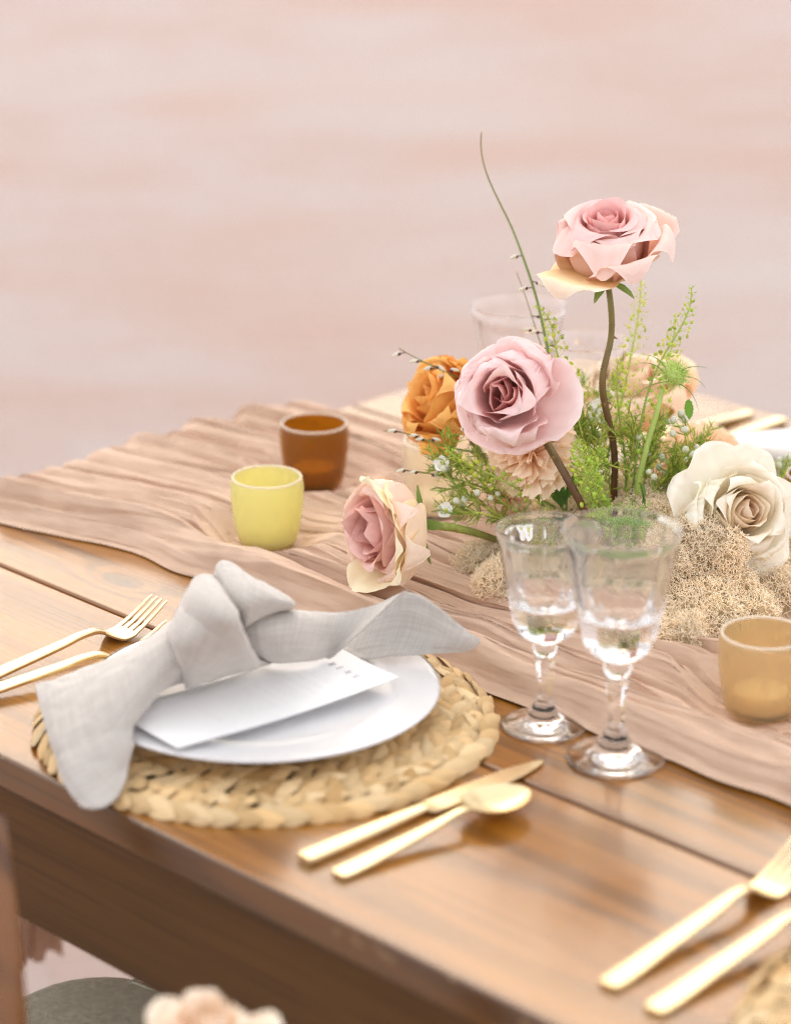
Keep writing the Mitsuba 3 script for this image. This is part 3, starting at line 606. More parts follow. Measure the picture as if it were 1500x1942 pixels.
# ------------------------------------------------------------------ lichen mound that holds the flowers
def D(right, up, back): return V3(right * .7071 + back * .7071, right * .7071 - back * .7071, up)   # along the table's diagonal
LUMPS = [((-0.0264,0.1393,0.7730), .025), ((0.0058,0.1198,0.7603), .024), ((-0.0262,0.1271,0.7490), .018), ((0.0330,0.0985,0.7540), .016), ((0.0007,0.1674,0.7750), .036), ((0.0411,0.1358,0.7522), .028), ((0.0017,0.2103,0.7979), .036), ((0.0220,0.2385,0.8132), .028), ((-0.0264,0.2320,0.8070), .026),
         ((0.0574,0.1795,0.7760), .040), ((0.0903,0.1297,0.7616), .026), ((0.1245,0.2059,0.8139), .034), ((0.1166,0.1758,0.8001), .033), ((0.1413,0.1350,0.7750), .026), ((0.1497,0.1659,0.7750), .030), ((0.1481,0.1964,0.7789), .030), ((0.1567,0.1516,0.7628), .020), ((0.1580,0.1809,0.7589), .019),
         ((0.1340,0.2540,0.7721), .030), ((0.1196,0.3074,0.7577), .037), ((0.1125,0.3498,0.7369), .038), ((0.0665,0.2221,0.8119), .036), ((0.0708,0.2866,0.8120), .034), ((0.0825,0.3287,0.7834), .036), ((0.0251,0.2365,0.7742), .045), ((0.1226,0.3810,0.7191), .034), ((0.1608,0.1100,0.7764), .021), ((0.1704,0.1315,0.7703), .020), ((0.1396,0.1064,0.7668), .018), ((0.1705,0.2145,0.7705), .024), ((0.1705,0.2551,0.7619), .028), ((0.1747,0.1814,0.7712), .019), ((0.1656,0.3007,0.7429), .028), ((0.0076,0.0983,0.7588), .021), ((0.0164,0.1098,0.7787), .025), ((-0.0226,0.1228,0.7776), .022), ((0.0444,0.1472,0.7679), .036), ((0.0170,0.1340,0.7662), .030), ((0.0973,0.1557,0.7694), .030), ((0.1085,0.1028,0.7617), .018), ((0.1413,0.2391,0.7581), .026), ((0.1345,0.2858,0.7451), .028), ((0.1283,0.3300,0.7260), .030), ((0.0494,0.1019,0.7578), .020), ((0.0038,0.1117,0.7485), .018)]
LUMPS = [(V3(*c), r) for c, r in LUMPS]
_g = np.random.default_rng(77)
for c, r in list(LUMPS):
    for k in range(4):
        d = _g.normal(size=3); d[2] = abs(d[2]) * .6; d = unit(d)
        LUMPS.append((c + d * r * _g.uniform(.62, .86), r * _g.uniform(.40, .56)))
def lichen():
    root = thing('lichen_mound', 'lumpy mound of beige reindeer lichen holding the flowers on the runner', 'moss', kind='stuff')
    rng = np.random.default_rng(12)
    C = np.array([c for c, r in LUMPS]); Rr = np.array([r for c, r in LUMPS])
    parts = []
    for c, r in LUMPS:
        v, f = ball((0, 0, 0), 1, 3)
        v = v * (r * 0.80 * (0.90 + 0.24 * vnoise(v * 4 + c * 90, 2)))[:, None] + c
        v[:, 2] = np.maximum(v[:, 2], ZT + 0.004)
        parts.append((v, f, V3(0.50, 0.39, 0.24) * (0.85 + 0.3 * vnoise(v * 160, 3))[:, None]))  # core browner than the strands, painting the shade inside the holes
    P, N, Tn = [], [], []
    for c, r in LUMPS:
        n = int(4 * PI * r * r / 6.4e-6)
        d = rng.normal(size=(n, 3)); d /= np.linalg.norm(d, axis=1, keepdims=True)
        rad = r * (0.78 + 0.18 * vnoise(d * 3.2 + c * 70, 7)) + 0.0030 * (vnoise((c + d * r) * 230, 8) - 0.4)
        p = c + d * rad[:, None]
        inside = (np.linalg.norm(p[:, None] - C[None], axis=2) < 0.86 * Rr[None]).sum(1) - (rad < 0.86 * r)
        ok = (inside <= 0) & (p[:, 2] > ZT + 0.008)
        P.append(p[ok]); N.append(d[ok]); Tn.append(np.full(ok.sum(), rng.uniform(0.88, 1.1)))
    P, N, Tn = np.vstack(P), np.vstack(N), np.concatenate(Tn)
    segs = []
    def grow(p, d, tone, L, th, lvl):
        d = d + rng.normal(size=d.shape) * 0.42; d /= np.linalg.norm(d, axis=1, keepdims=True)
        q = p + d * (L * rng.uniform(0.7, 1.3, len(p)))[:, None]
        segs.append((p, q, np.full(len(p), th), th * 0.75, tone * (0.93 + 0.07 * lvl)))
        if lvl == 2: return
        a = np.cross(d, rng.normal(size=d.shape)); a /= np.linalg.norm(a, axis=1, keepdims=True)
        for sgn in (-1, 1):
            grow(q, d + sgn * a * 0.95, tone, L * 0.62, th * 0.75, lvl + 1)
    grow(P - N * 0.002, N, Tn, 0.0052, 0.00055, 0)
    for p, q, th, t2, tone in segs:
        n = len(p); d = q - p; d /= np.linalg.norm(d, axis=1, keepdims=True) + 1e-9
        a = np.cross(d, [0.3, 0.5, 0.81]); a /= np.linalg.norm(a, axis=1, keepdims=True) + 1e-9; b = np.cross(d, a)
        v = np.zeros((n, 6, 3))
        for k in range(3):
            o = math.cos(k * 2.0944) * a + math.sin(k * 2.0944) * b
            v[:, k] = p + o * th[:, None]; v[:, 3 + k] = q + o * t2
        tri = np.array([[0, 1, 4], [0, 4, 3], [1, 2, 5], [1, 5, 4], [2, 0, 3], [2, 3, 5]])
        f = (tri[None] + 6 * np.arange(n)[:, None, None]).reshape(-1, 3)
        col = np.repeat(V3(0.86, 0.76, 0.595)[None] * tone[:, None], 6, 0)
        parts.append((v.reshape(-1, 3), f, np.clip(col, 0, 0.95)))
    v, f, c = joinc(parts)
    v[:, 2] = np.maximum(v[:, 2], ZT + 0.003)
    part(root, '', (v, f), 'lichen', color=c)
lichen()
def crumb(label, p, seed):
    root = thing('lichen_crumb', label, 'moss')
    rng = np.random.default_rng(seed); ms = []
    p = V3(*p)
    for k in range(7):
        a = rng.uniform(0, 2 * PI); q = p + V3(math.cos(a), math.sin(a), 0.25) * rng.uniform(.005, .011)
        ms.append(tube([p, (p + q) / 2 + V3(0, 0, .0015), q], [0.0006, 0.0004], 5, 4))
        for s in (-1, 1):
            ms.append(tube([(p + q) / 2 + V3(0, 0, .0015), q + V3(-math.sin(a), math.cos(a), 0.2) * s * .004], [0.0005, 0.0003], 4, 4))
    v, f = join(ms)
    part(root, '', (v, f), 'lichen', color=np.broadcast_to(V3(.62, .5, .3), v.shape))
crumb('broken bit of lichen lying on the runner in front of the mound', (0.2020,0.0792,0.7720), 1)
crumb('broken bit of lichen lying at the foot of the mound, left of the tan votive', (0.1971,0.1207,0.7720), 4)

# ------------------------------------------------------------------ roses
def NS(*a): return np.stack(np.broadcast_arrays(*a), -1)
def bez(P, t):
    a, b, c, d = P; u = 1 - t
    return u ** 3 * a + 3 * u * u * t * b + 3 * u * t * t * c + t ** 3 * d
def petal(phi, prof, W, rng, curl, skew, flat, cols, wob=1.0, roll=1.0, nu=15, nv=17, point=0.16, dy=0.0, ap=1.7):
    """prof: four (r, z) control points of the centre line. Returns vertices, faces, colours in the flower's own frame."""
    u = np.linspace(-1, 1, nu)[None]; v = np.linspace(0, 1, nv)[:, None] ** 0.9
    asym = rng.uniform(-0.10, 0.10)
    ve = v * (1 - point * (np.abs(u + asym) ** ap) * v - 0.04 * rng.uniform(0, 1) * np.sin(u * 3 + rng.uniform(0, 6)) * v)
    w = W * (0.24 + 0.80 * np.clip(np.sin(np.clip(ve, 0, 1) * 2.38), 0, 1) ** 0.8)
    prof = np.asarray(prof, float)
    r, z = bez(prof[:, 0], ve), bez(prof[:, 1], ve)
    e = 1e-3
    dr_, dz_ = bez(prof[:, 0], ve + e) - r, bez(prof[:, 1], ve + e) - z
    ln = np.hypot(dr_, dz_) + 1e-12; nr, nz = dz_ / ln, -dr_ / ln; tr_, tz = dr_ / ln, dz_ / ln
    L = np.hypot(np.diff(prof[:, 0]), np.diff(prof[:, 1])).sum()
    s = u * w / 2
    rho = np.maximum(r, 0.0025) * (1 + flat) + 0.0015
    a = np.clip(s / rho, -2.4, 2.4); lat = rho * np.sin(a) + (s - a * rho) * 0.6; inw = rho * (1 - np.cos(a))
    # the lip rolls outwards: along an arc at the top, weaker along the sides
    rc = L * (0.10 + 0.05 * rng.uniform())
    sl = np.clip((ve - 0.80) / 0.20, 0, 1) ** 1.3 * curl * 2.6
    s2 = np.clip((np.abs(u) - 0.60) / 0.40, 0, 1) ** 1.6 * np.clip(ve * 1.6 - 0.55, 0, 1) * curl * 1.5 * roll * (1 + 0.4 * np.sign(u) * rng.uniform(-1, 1))
    out = rc * ((1 - np.cos(sl)) + 0.8 * (1 - np.cos(s2))); back = rc * (sl - np.sin(sl)) * 1.2
    lat = lat - np.sign(u) * rc * 0.5 * np.clip(s2 - np.sin(s2), 0, 1)
    k0 = rng.uniform(0, 50)
    rip = wob * L * (0.050 * (vfbm(NS(u * 1.6 + k0, ve * 2.2, ve * 0), 3, 5) - 0.5) * ve + 0.030 * (vnoise(NS(u * 4.5 + k0, ve * 3 + 4, ve * 0), 6) - 0.5) * ve ** 3)
    out = out + rip
    R_ = r - inw + skew * u * (0.3 + 0.7 * ve) + out * nr - back * tr_
    Z_ = z + out * nz - back * tz + dy * u * L
    c, sn = math.cos(phi), math.sin(phi)
    P = NS(R_ * c - lat * sn, R_ * sn + lat * c, Z_).reshape(-1, 3)
    base, mid, edge = (np.asarray(x, float) for x in cols)
    t = ve[..., None] + 0 * u[..., None]
    col = base + (mid - base) * np.clip(t / 0.45, 0, 1) ** 0.8
    lip = np.clip((np.maximum(ve, np.abs(u) * np.clip(ve * 1.4, 0, 1)) - 0.72) / 0.28, 0, 1)[..., None]
    col = col + (edge - col) * lip * 0.8
    vein = 0.96 + 0.08 * vnoise(NS(u * 16 + k0, ve * 1.5, ve * 0), 9)
    spots = 1 - 0.22 * np.clip(vnoise(NS(u * 9 + k0, ve * 9, ve * 0), 10) - 0.8, 0, 1) * 5 * lip[..., 0]
    col = (col * (vein * spots)[..., None]).reshape(-1, 3)
    return P, grid_faces(nv, nu), np.clip(col * 1.3, 0.004, 0.93)
def smoothst(a, b, x):
    t = min(max((x - a) / (b - a), 0), 1); return t * t * (3 - 2 * t)
def rose(name, label, pos, axis, R, H, N, seed, cols, openness=0.5, extra=(), roll=0.0, stem=None, stem_r=(0.0026, 0.0030), stem_cols=((.24, .30, .07), (.14, .075, .03)), sepals=True, curlk=1.0, group=None, inner=0.10, wob=1.0, split=0.0, cat='rose', chaos=0.0, wide=1.0, pt=1.0, ap=1.7):
    root = thing(name, label, cat, group)
    rng = np.random.default_rng(seed); M = frame(axis, math.radians(roll)); pos = V3(*pos)
    cin, cmid, cout = cols                                      # (base, mid, edge) for the heart, the middle and the outer petals
    phi = rng.uniform(0, 6)
    heads = [(0.0, 0.0)] if not split else [(-split, 0.3 * split), (split, -0.2 * split)]
    for i in range(N):
        t = i / (N - 1)
        phi += 2.399 + rng.uniform(-0.22, 0.22) * (1 + 2 * chaos)
        rb = R * (0.04 + 0.10 * t)
        rm = R * (inner + (0.74 - inner) * t ** 0.9) * rng.uniform(0.95 - .16 * chaos, 1.05 + .16 * chaos)
        fl = openness * t ** 1.1
        rt = rm * (0.62 + 0.30 * min(t * 3, 1) + 0.62 * fl) + R * 0.22 * fl
        h = H * (0.90 + 0.14 * smoothst(0, 0.35, t) - 0.42 * openness * smoothst(0.35, 1, t)) * rng.uniform(0.95 - .14 * chaos, 1.05 + .10 * chaos)
        W = min(2 * PI * rm / 2.2 + R * 0.28, R * 1.42 * wide) * rng.uniform(0.92, 1.1)
        prof = [(rb, 0), (rm * 1.25 + R * .08, H * 0.10), (rm * 1.02, h * 0.66), (rt, h)]
        curl = curlk * (0.08 + 0.92 * smoothst(0.12, 0.75, t)) * rng.uniform(0.75, 1.2)
        q = t * 2
        cc = [np.asarray(cin[k], float) * (1 - min(q, 1)) + np.asarray(cmid[k], float) * min(q, 1) if q < 1 else np.asarray(cmid[k], float) * (2 - q) + np.asarray(cout[k], float) * (q - 1) for k in range(3)]
        cc = [c * rng.uniform(0.95, 1.05) for c in cc]
        P, f, col = petal(phi, prof, W, rng, curl, R * 0.055 * (1 - 0.4 * t), 0.05 + 0.45 * t, cc, wob=wob * (0.6 + 0.8 * t), roll=0.4 + t, point=(0.12 + 0.10 * t + rng.uniform(0, 0.07)) * pt, ap=ap)
        if split:
            o = heads[i % 2]; k = (1 - smoothst(0.15, 0.6, t)) * R
            P = P + V3(o[0] * k, o[1] * k, 0)
        part(root, 'petal', (place(P, pos, M), f), 'petal', color=col)
    for e in extra:       # (azimuth, length, width, lean, curl, cup, z0)
        az, Ln, W, lean, curl, cup, z0 = e[:7]
        l = math.radians(lean); dirr = V3(math.sin(l), math.cos(l))
        p0 = V3(R * 0.12, z0); p1 = p0 + V3(R * 0.42 * cup, Ln * 0.04); p2 = p0 + V3(R * 0.30 * cup, 0) + dirr * Ln * 0.6; p3 = p0 + V3(R * 0.25 * cup, 0) + dirr * Ln
        cc = e[7] if len(e) > 7 else cout
        P, f, col = petal(math.radians(az), [p0, p1, p2, p3], W, rng, curl, 0.0, 0.9, cc, wob=wob * 1.2, roll=1.2, nu=19, nv=21, point=0.2 * max(1, pt), ap=ap)
        part(root, 'petal', (place(P, pos, M), f), 'petal', color=col)
    v, f = ball((0, 0, -R * 0.06), R * 0.16, 2, (1, 1, 0.9))
    part(root, 'calyx', (place(v, pos, M), f), 'stem', color=np.broadcast_to(V3(.22, .30, .08), v.shape))
    if sepals:
        for k in range(5):
            P, f, col = petal(k * 1.2566 + 0.3, [(R * .08, -R * .05), (R * .30, -R * .12), (R * .55, -R * .05), (R * .74, -R * rng.uniform(-.2, .35))], R * 0.20, rng, 0.2, 0, 0.8, [(.20, .29, .08), (.20, .30, .09), (.26, .30, .12)], nu=7, nv=11, point=0.5)
            part(root, 'sepal', (place(P, pos, M), f), 'leaf', color=col)
    if stem is not None:
        pts = [pos - M[:, 2] * R * 0.12] + [V3(*p) for p in stem]
        v, f = tube(pts, stem_r, 40, 10)
        tt = np.clip(np.concatenate([np.repeat(np.linspace(0, 1, 40), 10), [0, 1]]), 0, 1)[:, None]
        c0, c1 = V3(*stem_cols[0]), V3(*stem_cols[1])
        nz = vnoise(v * V3(400, 400, 160), 3)[:, None]
        part(root, 'stem', (v, f), 'stem', color=np.clip((c0 + (c1 - c0) * np.clip(tt * 1.6, 0, 1)) * (0.75 + 0.5 * nz), 0, 1))
        p = curve(pts, 40)
        for q in (9, 20, 31):          # nodes and thorns
            dv = unit(np.cross(unit(p[q + 1] - p[q]), V3(*(rng.normal(size=3)))))
            v, f = sweep(np.array([p[q], p[q] + dv * 0.0032, p[q] + dv * 0.0056 - V3(0, 0, .0012)]), [0.0016, 0.0010, 0.0001], 6)
            part(root, 'thorn', (v, f), 'stem', color=np.broadcast_to(V3(.24, .12, .04), v.shape))
    return root

MAUVE = (((.60, .26, .23), (.66, .32, .30), (.72, .45, .44)), ((.58, .36, .26), (.66, .40, .37), (.73, .55, .54)), ((.54, .42, .18), (.66, .47, .38), (.76, .62, .61)))
CREAMY = ((.48, .38, .10), (.66, .49, .28), (.77, .66, .60))
OLIVE = ((.36, .36, .09), (.52, .46, .16), (.62, .55, .26))
rose('mauve_rose', 'tall mauve rose standing highest on its bare brown stem', (0.0113,0.2247,1.0119), D(-0.06, 1, 0.30), .0375, .059, 22, 3, MAUVE, openness=0.24, inner=.07, wob=0.6, wide=1.15, pt=0.45, curlk=0.95,
     extra=[(10, .074, .058, 62, .8, 1.3, 0.006, CREAMY), (178, .064, .054, 58, 1.0, 1.4, 0.005), (205, .056, .036, 70, 1.2, 1.2, 0.002, CREAMY), (268, .036, .070, 24, 0.9, 1.7, 0.001, CREAMY), (292, .040, .062, 86, 1.1, 1.0, -0.002, CREAMY), (228, .054, .044, 94, .5, .9, -0.005, OLIVE), (115, .054, .060, 34, 1.0, 1.3, 0.004), (62, .055, .058, 38, 1.0, 1.3, 0.004)],
     stem=[(0.0181,0.2231,0.9809), (0.0192,0.2208,0.9599), (0.0213,0.2105,0.9356), (0.0240,0.2129,0.9059), (0.0291,0.2172,0.8751), (0.0299,0.2181,0.8461), (0.0288,0.2191,0.8209)], stem_r=(0.0024, 0.0025, 0.0029, 0.0028, 0.0029), stem_cols=((.22, .20, .06), (.13, .065, .028)))
DUSK = (((.44, .19, .16), (.62, .33, .30), (.72, .51, .49)), ((.50, .27, .23), (.66, .475, .46), (.74, .61, .61)), ((.62, .46, .40), (.70, .54, .53), (.77, .65, .66)))  # heart bases darkened to paint the shade deep inside the bloom
rose('mauve_rose', 'mauve rose facing forward in the middle, below and left of the tall rose', (-0.0096,0.1378,0.9275), D(-0.22, 0.34, 0.9), .0375, .052, 19, 11, DUSK, openness=0.50, inner=.10, split=0.16, wob=2.0, curlk=1.5, chaos=1.0, wide=1.0, pt=1.2,
     extra=[(0, .054, .064, 62, .4, 1.0, -.002), (250, .038, .050, 78, 1.1, 1, 0), (195, .036, .048, 76, 1.1, 1, 0), (300, .038, .048, 74, 1.0, 1, 0), (130, .034, .048, 76, 1.0, 1, 0), (75, .038, .048, 72, 1.0, 1, 0)],
     stem=[(-0.0014,0.1629,0.8931), (0.0366,0.1419,0.8837), (0.0532,0.1424,0.8643), (0.0378,0.1733,0.8314)], stem_r=(0.0030, 0.0032), stem_cols=((.22, .24, .06), (.11, .055, .025)), sepals=False)
LEFT = (((.50, .26, .22), (.60, .34, .30), (.66, .42, .39)), ((.60, .38, .30), (.64, .40, .35), (.71, .52, .49)), ((.60, .52, .24), (.70, .56, .42), (.76, .64, .56)))
CREAM2 = ((.55, .52, .22), (.72, .62, .40), (.78, .68, .54))
rose('dusty_pink_rose', 'dusty pink rose leaning out to the left above the runner', (-0.0389,0.0599,0.8330), D(-0.86, 0.06, 0.54), .046, .052, 27, 21, LEFT, openness=0.46, inner=.09, split=0.14, chaos=0.6, wob=1.3, pt=1.3, ap=1.3,
     extra=[(70, .064, .060, 24, .5, 1.1, 0, CREAM2), (270, .066, .056, 26, .35, 1.1, 0, CREAM2), (0, .056, .064, 24, .6, 1.15, 0, CREAM2), (330, .056, .06, 32, .6, 1.1, 0, CREAM2), (40, .056, .06, 28, .5, 1.1, 0, CREAM2), (180, .05, .06, 34, .6, 1.1, 0)],
     stem=[(-0.0292,0.0760,0.8309), (-0.0218,0.0952,0.8247), (-0.0185,0.1222,0.8122), (-0.0300,0.1724,0.7858)], stem_r=(0.0036, 0.0030, 0.0028), stem_cols=((.33, .42, .08), (.16, .13, .04)))
OCH = (((.60, .29, .055), (.68, .37, .10), (.72, .45, .17)), ((.58, .28, .05), (.67, .37, .10), (.72, .47, .19)), ((.54, .27, .045), (.64, .35, .085), (.70, .43, .16)))
rose('ochre_rose', 'ochre orange rose with curled back petals behind the central mauve rose', (-0.1113,0.1837,0.8780), D(-0.64, 0.62, 0.32), .041, .050, 22, 31, OCH, openness=0.7, inner=.1, wob=1.9, curlk=1.5, chaos=1.0, pt=1.6, ap=1.2,
     extra=[(165, .046, .034, 78, 1.7, 1, 0), (205, .044, .030, 88, 1.8, 1, 0), (240, .038, .028, 94, 1.7, .9, 0), (285, .030, .030, 86, 1.7, 1, 0), (130, .046, .034, 70, 1.5, 1, 0)],
     stem=[(-0.1064,0.2023,0.8463), (-0.0756,0.2050,0.8208), (-0.0528,0.2130,0.7922)])
PEACH = (((.70, .44, .28), (.74, .54, .40), (.76, .62, .50)), ((.70, .52, .26), (.74, .57, .42), (.77, .64, .53)), ((.60, .50, .12), (.72, .52, .33), (.76, .58, .44)))
rose('peach_rose', 'blurred peach rose at the back, behind the tall rose stem', (-0.0922,0.3884,0.8294), D(-0.10, 0.96, 0.25), .047, .058, 22, 41, PEACH, openness=0.40, extra=[(170, .062, .066, 40, .6, 1.1, 0), (350, .060, .066, 60, .6, 1.1, 0), (260, .05, .066, 70, .7, 1.1, -.003, OLIVE), (310, .055, .06, 88, .5, 1.0, -.004, OLIVE)],
     stem=[(-0.0734,0.3672,0.8099), (-0.0340,0.3111,0.8000), (0.0067,0.2603,0.7976)])
CRM = (((.72, .48, .31), (.72, .58, .44), (.72, .65, .55)), ((.72, .58, .40), (.72, .66, .55), (.72, .685, .61)), ((.71, .63, .47), (.72, .675, .59), (.72, .69, .63)))
rose('cream_rose', 'cream white rose at the right over the lichen mound', (0.1279,0.2441,0.8377), D(0.30, 0.40, 0.86), .041, .046, 26, 51, CRM, openness=0.72, inner=.09, wob=1.5, curlk=1.3, chaos=0.7, pt=1.7, ap=1.2,
     extra=[(115, .052, .058, 72, .9, 1, 0), (150, .050, .056, 74, .9, 1, 0), (200, .048, .050, 80, 1.0, 1, -.002), (262, .054, .050, 80, .7, 1, -.002), (310, .050, .054, 80, .9, 1, 0), (60, .05, .054, 76, 1.0, 1, 0), (5, .05, .05, 80, 1.0, 1, 0)],
     stem=[(0.1066,0.2489,0.8154), (0.0930,0.2537,0.7925)], sepals=False)

# ------------------------------------------------------------------ carnations
def carnation(label, pos, axis, R, N, seed, c0, c1, stem):
    root = thing('peach_carnation', label, 'carnation', 'peach carnations')
    rng = np.random.default_rng(seed); M = frame(axis); pos = V3(*pos)
    for i in range(N):
        t = (i + 0.5) / N; pol = math.acos(1 - 1.22 * t) ; az = i * 2.39996 + rng.uniform(-.3, .3)
        nu, nv = 27, 9
        u = np.linspace(-1, 1, nu)[None]; v = np.linspace(0, 1, nv)[:, None]
        L = R * rng.uniform(0.86, 1.08); W = R * rng.uniform(0.85, 1.2); ph = rng.uniform(0, 6); fr = rng.uniform(5, 8)
        tooth = 0.055 * (np.abs(((u * 6.5 + rng.uniform()) % 1) * 2 - 1) - 0.5)
        ve = v * (1 - 0.16 * u ** 2 + tooth * v ** 3)
        x = u * W / 2 * (0.12 + 0.88 * ve ** 1.3); zz = L * ve
        amp = R * (0.02 + 0.16 * ve ** 2.2)
        yy = amp * (0.65 * np.sin(u * fr + ph) + 0.5 * np.sin(u * fr * 2.1 + ph * 2 + ve * 2)) + R * 0.10 * ve ** 2 * rng.uniform(-1, 1) + R * 0.16 * ve ** 4
        P = NS(x, yy, zz).reshape(-1, 3)
        tw = rng.uniform(-0.7, 0.7); c, s = math.cos(tw), math.sin(tw); P = P @ np.array([[c, -s, 0], [s, c, 0], [0, 0, 1]]).T
        c, s = math.cos(pol), math.sin(pol); P = P @ np.array([[1, 0, 0], [0, c, s], [0, -s, c]]).T
        c, s = math.cos(az), math.sin(az); P = P @ np.array([[c, -s, 0], [s, c, 0], [0, 0, 1]]).T
        k = (ve + 0 * u).reshape(-1, 1) * rng.uniform(0.85, 1.0)
        col = V3(*c0) * (1 - k) + V3(*c1) * k
        part(root, 'petal', (place(P, pos, M), grid_faces(nv, nu)), 'petal', color=np.clip(col * 1.06, 0, .96))
    v, f = sweep(curve([V3(0, 0, 0), V3(0, 0, -R * 0.3), V3(0, 0, -R * 0.75)], 8), [R * .30, R * .30, R * .14], 10)
    part(root, 'calyx', (place(v, pos, M), f), 'stem', color=np.broadcast_to(V3(.25, .36, .12), v.shape))
    v, f = tube([pos - M[:, 2] * R * 0.7] + [V3(*p) for p in stem], [0.0018], 16, 7)
    part(root, 'stem', (v, f), 'stem', color=np.broadcast_to(V3(.22, .32, .11), v.shape))
carnation('ruffled peach carnation below the central mauve rose', (-0.0064,0.1588,0.8744), D(-0.10, 0.72, 0.62), .037, 36, 5, (.93, .66, .45), (.96, .79, .64), [(-0.0184,0.1872,0.8214), (-0.0207,0.2032,0.7985)])
carnation('pale peach carnation low on the left, half hidden by green sprigs', (-0.0329,0.1619,0.8296), D(-0.5, 0.55, 0.5), .021, 26, 6, (.90, .66, .50), (.93, .78, .68), [(-0.0312,0.1826,0.8080), (-0.0227,0.1991,0.7944)])
carnation('blurred peach carnation behind the cream rose', (0.0031,0.3590,0.8209), D(0.05, 0.85, 0.35), .036, 44, 7, (.90, .64, .40), (.93, .77, .60), [(0.0224,0.3366,0.7984), (0.0438,0.3075,0.7881)])
carnation('blurred pale peach carnation behind the green stems, right of the tall rose stem', (-0.0336,0.3479,0.8123), D(-0.25, 0.8, 0.3), .026, 30, 8, (.90, .68, .48), (.93, .80, .68), [(-0.0130,0.3278,0.7916), (0.0163,0.2932,0.7846)])

# ------------------------------------------------------------------ green stems
GREENS = 'green pennycress stems'
def pennycress(label, pts, seed, n=60, r=0.0009, col=(.38, .50, .08), dark=(.16, .27, .06), pod=0.00175, top=0.25, spread=0.0085, start=0.0):
    root = thing('pennycress_stem', label, 'green stem', GREENS)
    rng = np.random.default_rng(seed); pts = [V3(*p) for p in pts]; n = int(n * 1.5); col = tuple(V3(*col) * 1.2)
    p = curve(pts, 80)
    v, f = sweep(p, [r * 0.6, r * 1.5], 6)
    tt = np.concatenate([np.repeat(np.linspace(0, 1, 80), 6), [0, 1]])[:, None]
    part(root, 'stem', (v, f), 'stem', color=V3(*col) * 0.75 * (1 - tt) + V3(*dark) * tt)
    stalks, pods = [], []
    for i in range(n):
        q = start + (1 - start) * (i / n) ** 1.15 * 0.86
        k = min(int(q * 79), 78); tg = unit(p[k] - p[k + 1]); a = i * 2.4 + rng.uniform(-.4, .4)
        s0 = unit(np.cross(tg, V3(.3, .2, .9))); s1 = np.cross(tg, s0); d = math.cos(a) * s0 + math.sin(a) * s1
        g_ = min(1, 0.22 + i / n / top * 0.5)
        ln = spread * g_ * rng.uniform(0.7, 1.25)
        e = p[k] + (d * 0.85 + tg * 0.55) * ln
        stalks.append((*sweep(np.array([p[k], p[k] + (d * 0.5 + tg * 0.15) * ln, e]), [0.00028, 0.00022], 3), V3(*col) * 0.8))
        pr = pod * (0.35 + 0.65 * min(1, i / n / top)) * rng.uniform(0.75, 1.2)
        nrm = unit(d + rng.normal(size=3) * 0.9); x = unit(np.cross(nrm, tg + 0.01)); y = np.cross(nrm, x)
        an = np.arange(8) / 8 * 2 * PI
        rim = e + d * pr + pr * (np.cos(an)[:, None] * x + 1.15 * np.sin(an)[:, None] * y)
        pv = np.vstack([rim, [e + d * pr + nrm * pr * .3], [e + d * pr - nrm * pr * .3]])
        j = np.arange(8); pf = np.vstack([np.stack([j, (j + 1) % 8, np.full(8, 8)], 1), np.stack([(j + 1) % 8, j, np.full(8, 9)], 1)])
        pods.append((pv, pf, V3(*col) * rng.uniform(0.75, 1.25) * V3(rng.uniform(.85, 1.15), 1, 1)))
    v, f, c = joinc(stalks); part(root, 'pod_stalks', (v, f), 'stem', color=c, kind='stuff')
    v, f, c = joinc(pods); part(root, 'seed_pods', (v, f), 'leaf', color=np.clip(c, 0, .8), kind='stuff')
    return root
LIME = (.66, .74, .20)
pennycress('pennycress stem just right of the tall rose, its tip below the bloom', [(-0.0199,0.3028,0.9905), (-0.0136,0.2935,0.9602), (-0.0041,0.2749,0.9348), (-0.0009,0.2626,0.9046), (0.0012,0.2471,0.8704), (0.0035,0.2399,0.8227)], 1, 70, col=LIME)
pennycress('tallest pennycress stem leaning to the right of the bouquet', [(0.0479,0.2844,0.9984), (0.0507,0.2781,0.9807), (0.0469,0.2611,0.9551), (0.0436,0.2443,0.9287), (0.0456,0.2305,0.8980), (0.0519,0.2165,0.8587), (0.0438,0.2228,0.8282)], 2, 62, col=(.46, .58, .12), start=0.0)
pennycress('short pennycress tip beside the tallest leaning stem', [(0.0318,0.2850,0.9724), (0.0353,0.2797,0.9553), (0.0371,0.2713,0.9355), (0.0395,0.2594,0.9077), (0.0377,0.2505,0.8647), (0.0385,0.2462,0.8254)], 3, 60, col=LIME)
pennycress('pennycress stem curving over the top right of the central mauve rose', [(-0.0356,0.1938,0.9846), (-0.0300,0.1970,0.9799), (-0.0216,0.1981,0.9657), (-0.0128,0.1964,0.9453), (-0.0020,0.1987,0.9287), (-0.0051,0.2201,0.8887), (-0.0005,0.2246,0.8301)], 4, 64, col=(.44, .55, .11), spread=.0078)
pennycress('pennycress stem in front of the blurred peach rose', [(0.0082,0.2441,0.9387), (0.0135,0.2375,0.9156), (0.0214,0.2332,0.8918), (0.0300,0.2294,0.8680), (0.0337,0.2281,0.8288)], 5, 64, col=(.50, .60, .11))
pennycress('dense pennycress tuft right of the central rose stem', [(0.0451,0.1552,0.8990), (0.0506,0.1544,0.8867), (0.0577,0.1536,0.8713), (0.0542,0.1667,0.8452), (0.0419,0.1862,0.8193)], 6, 110, col=(.48, .60, .12), pod=.0018, spread=.011)
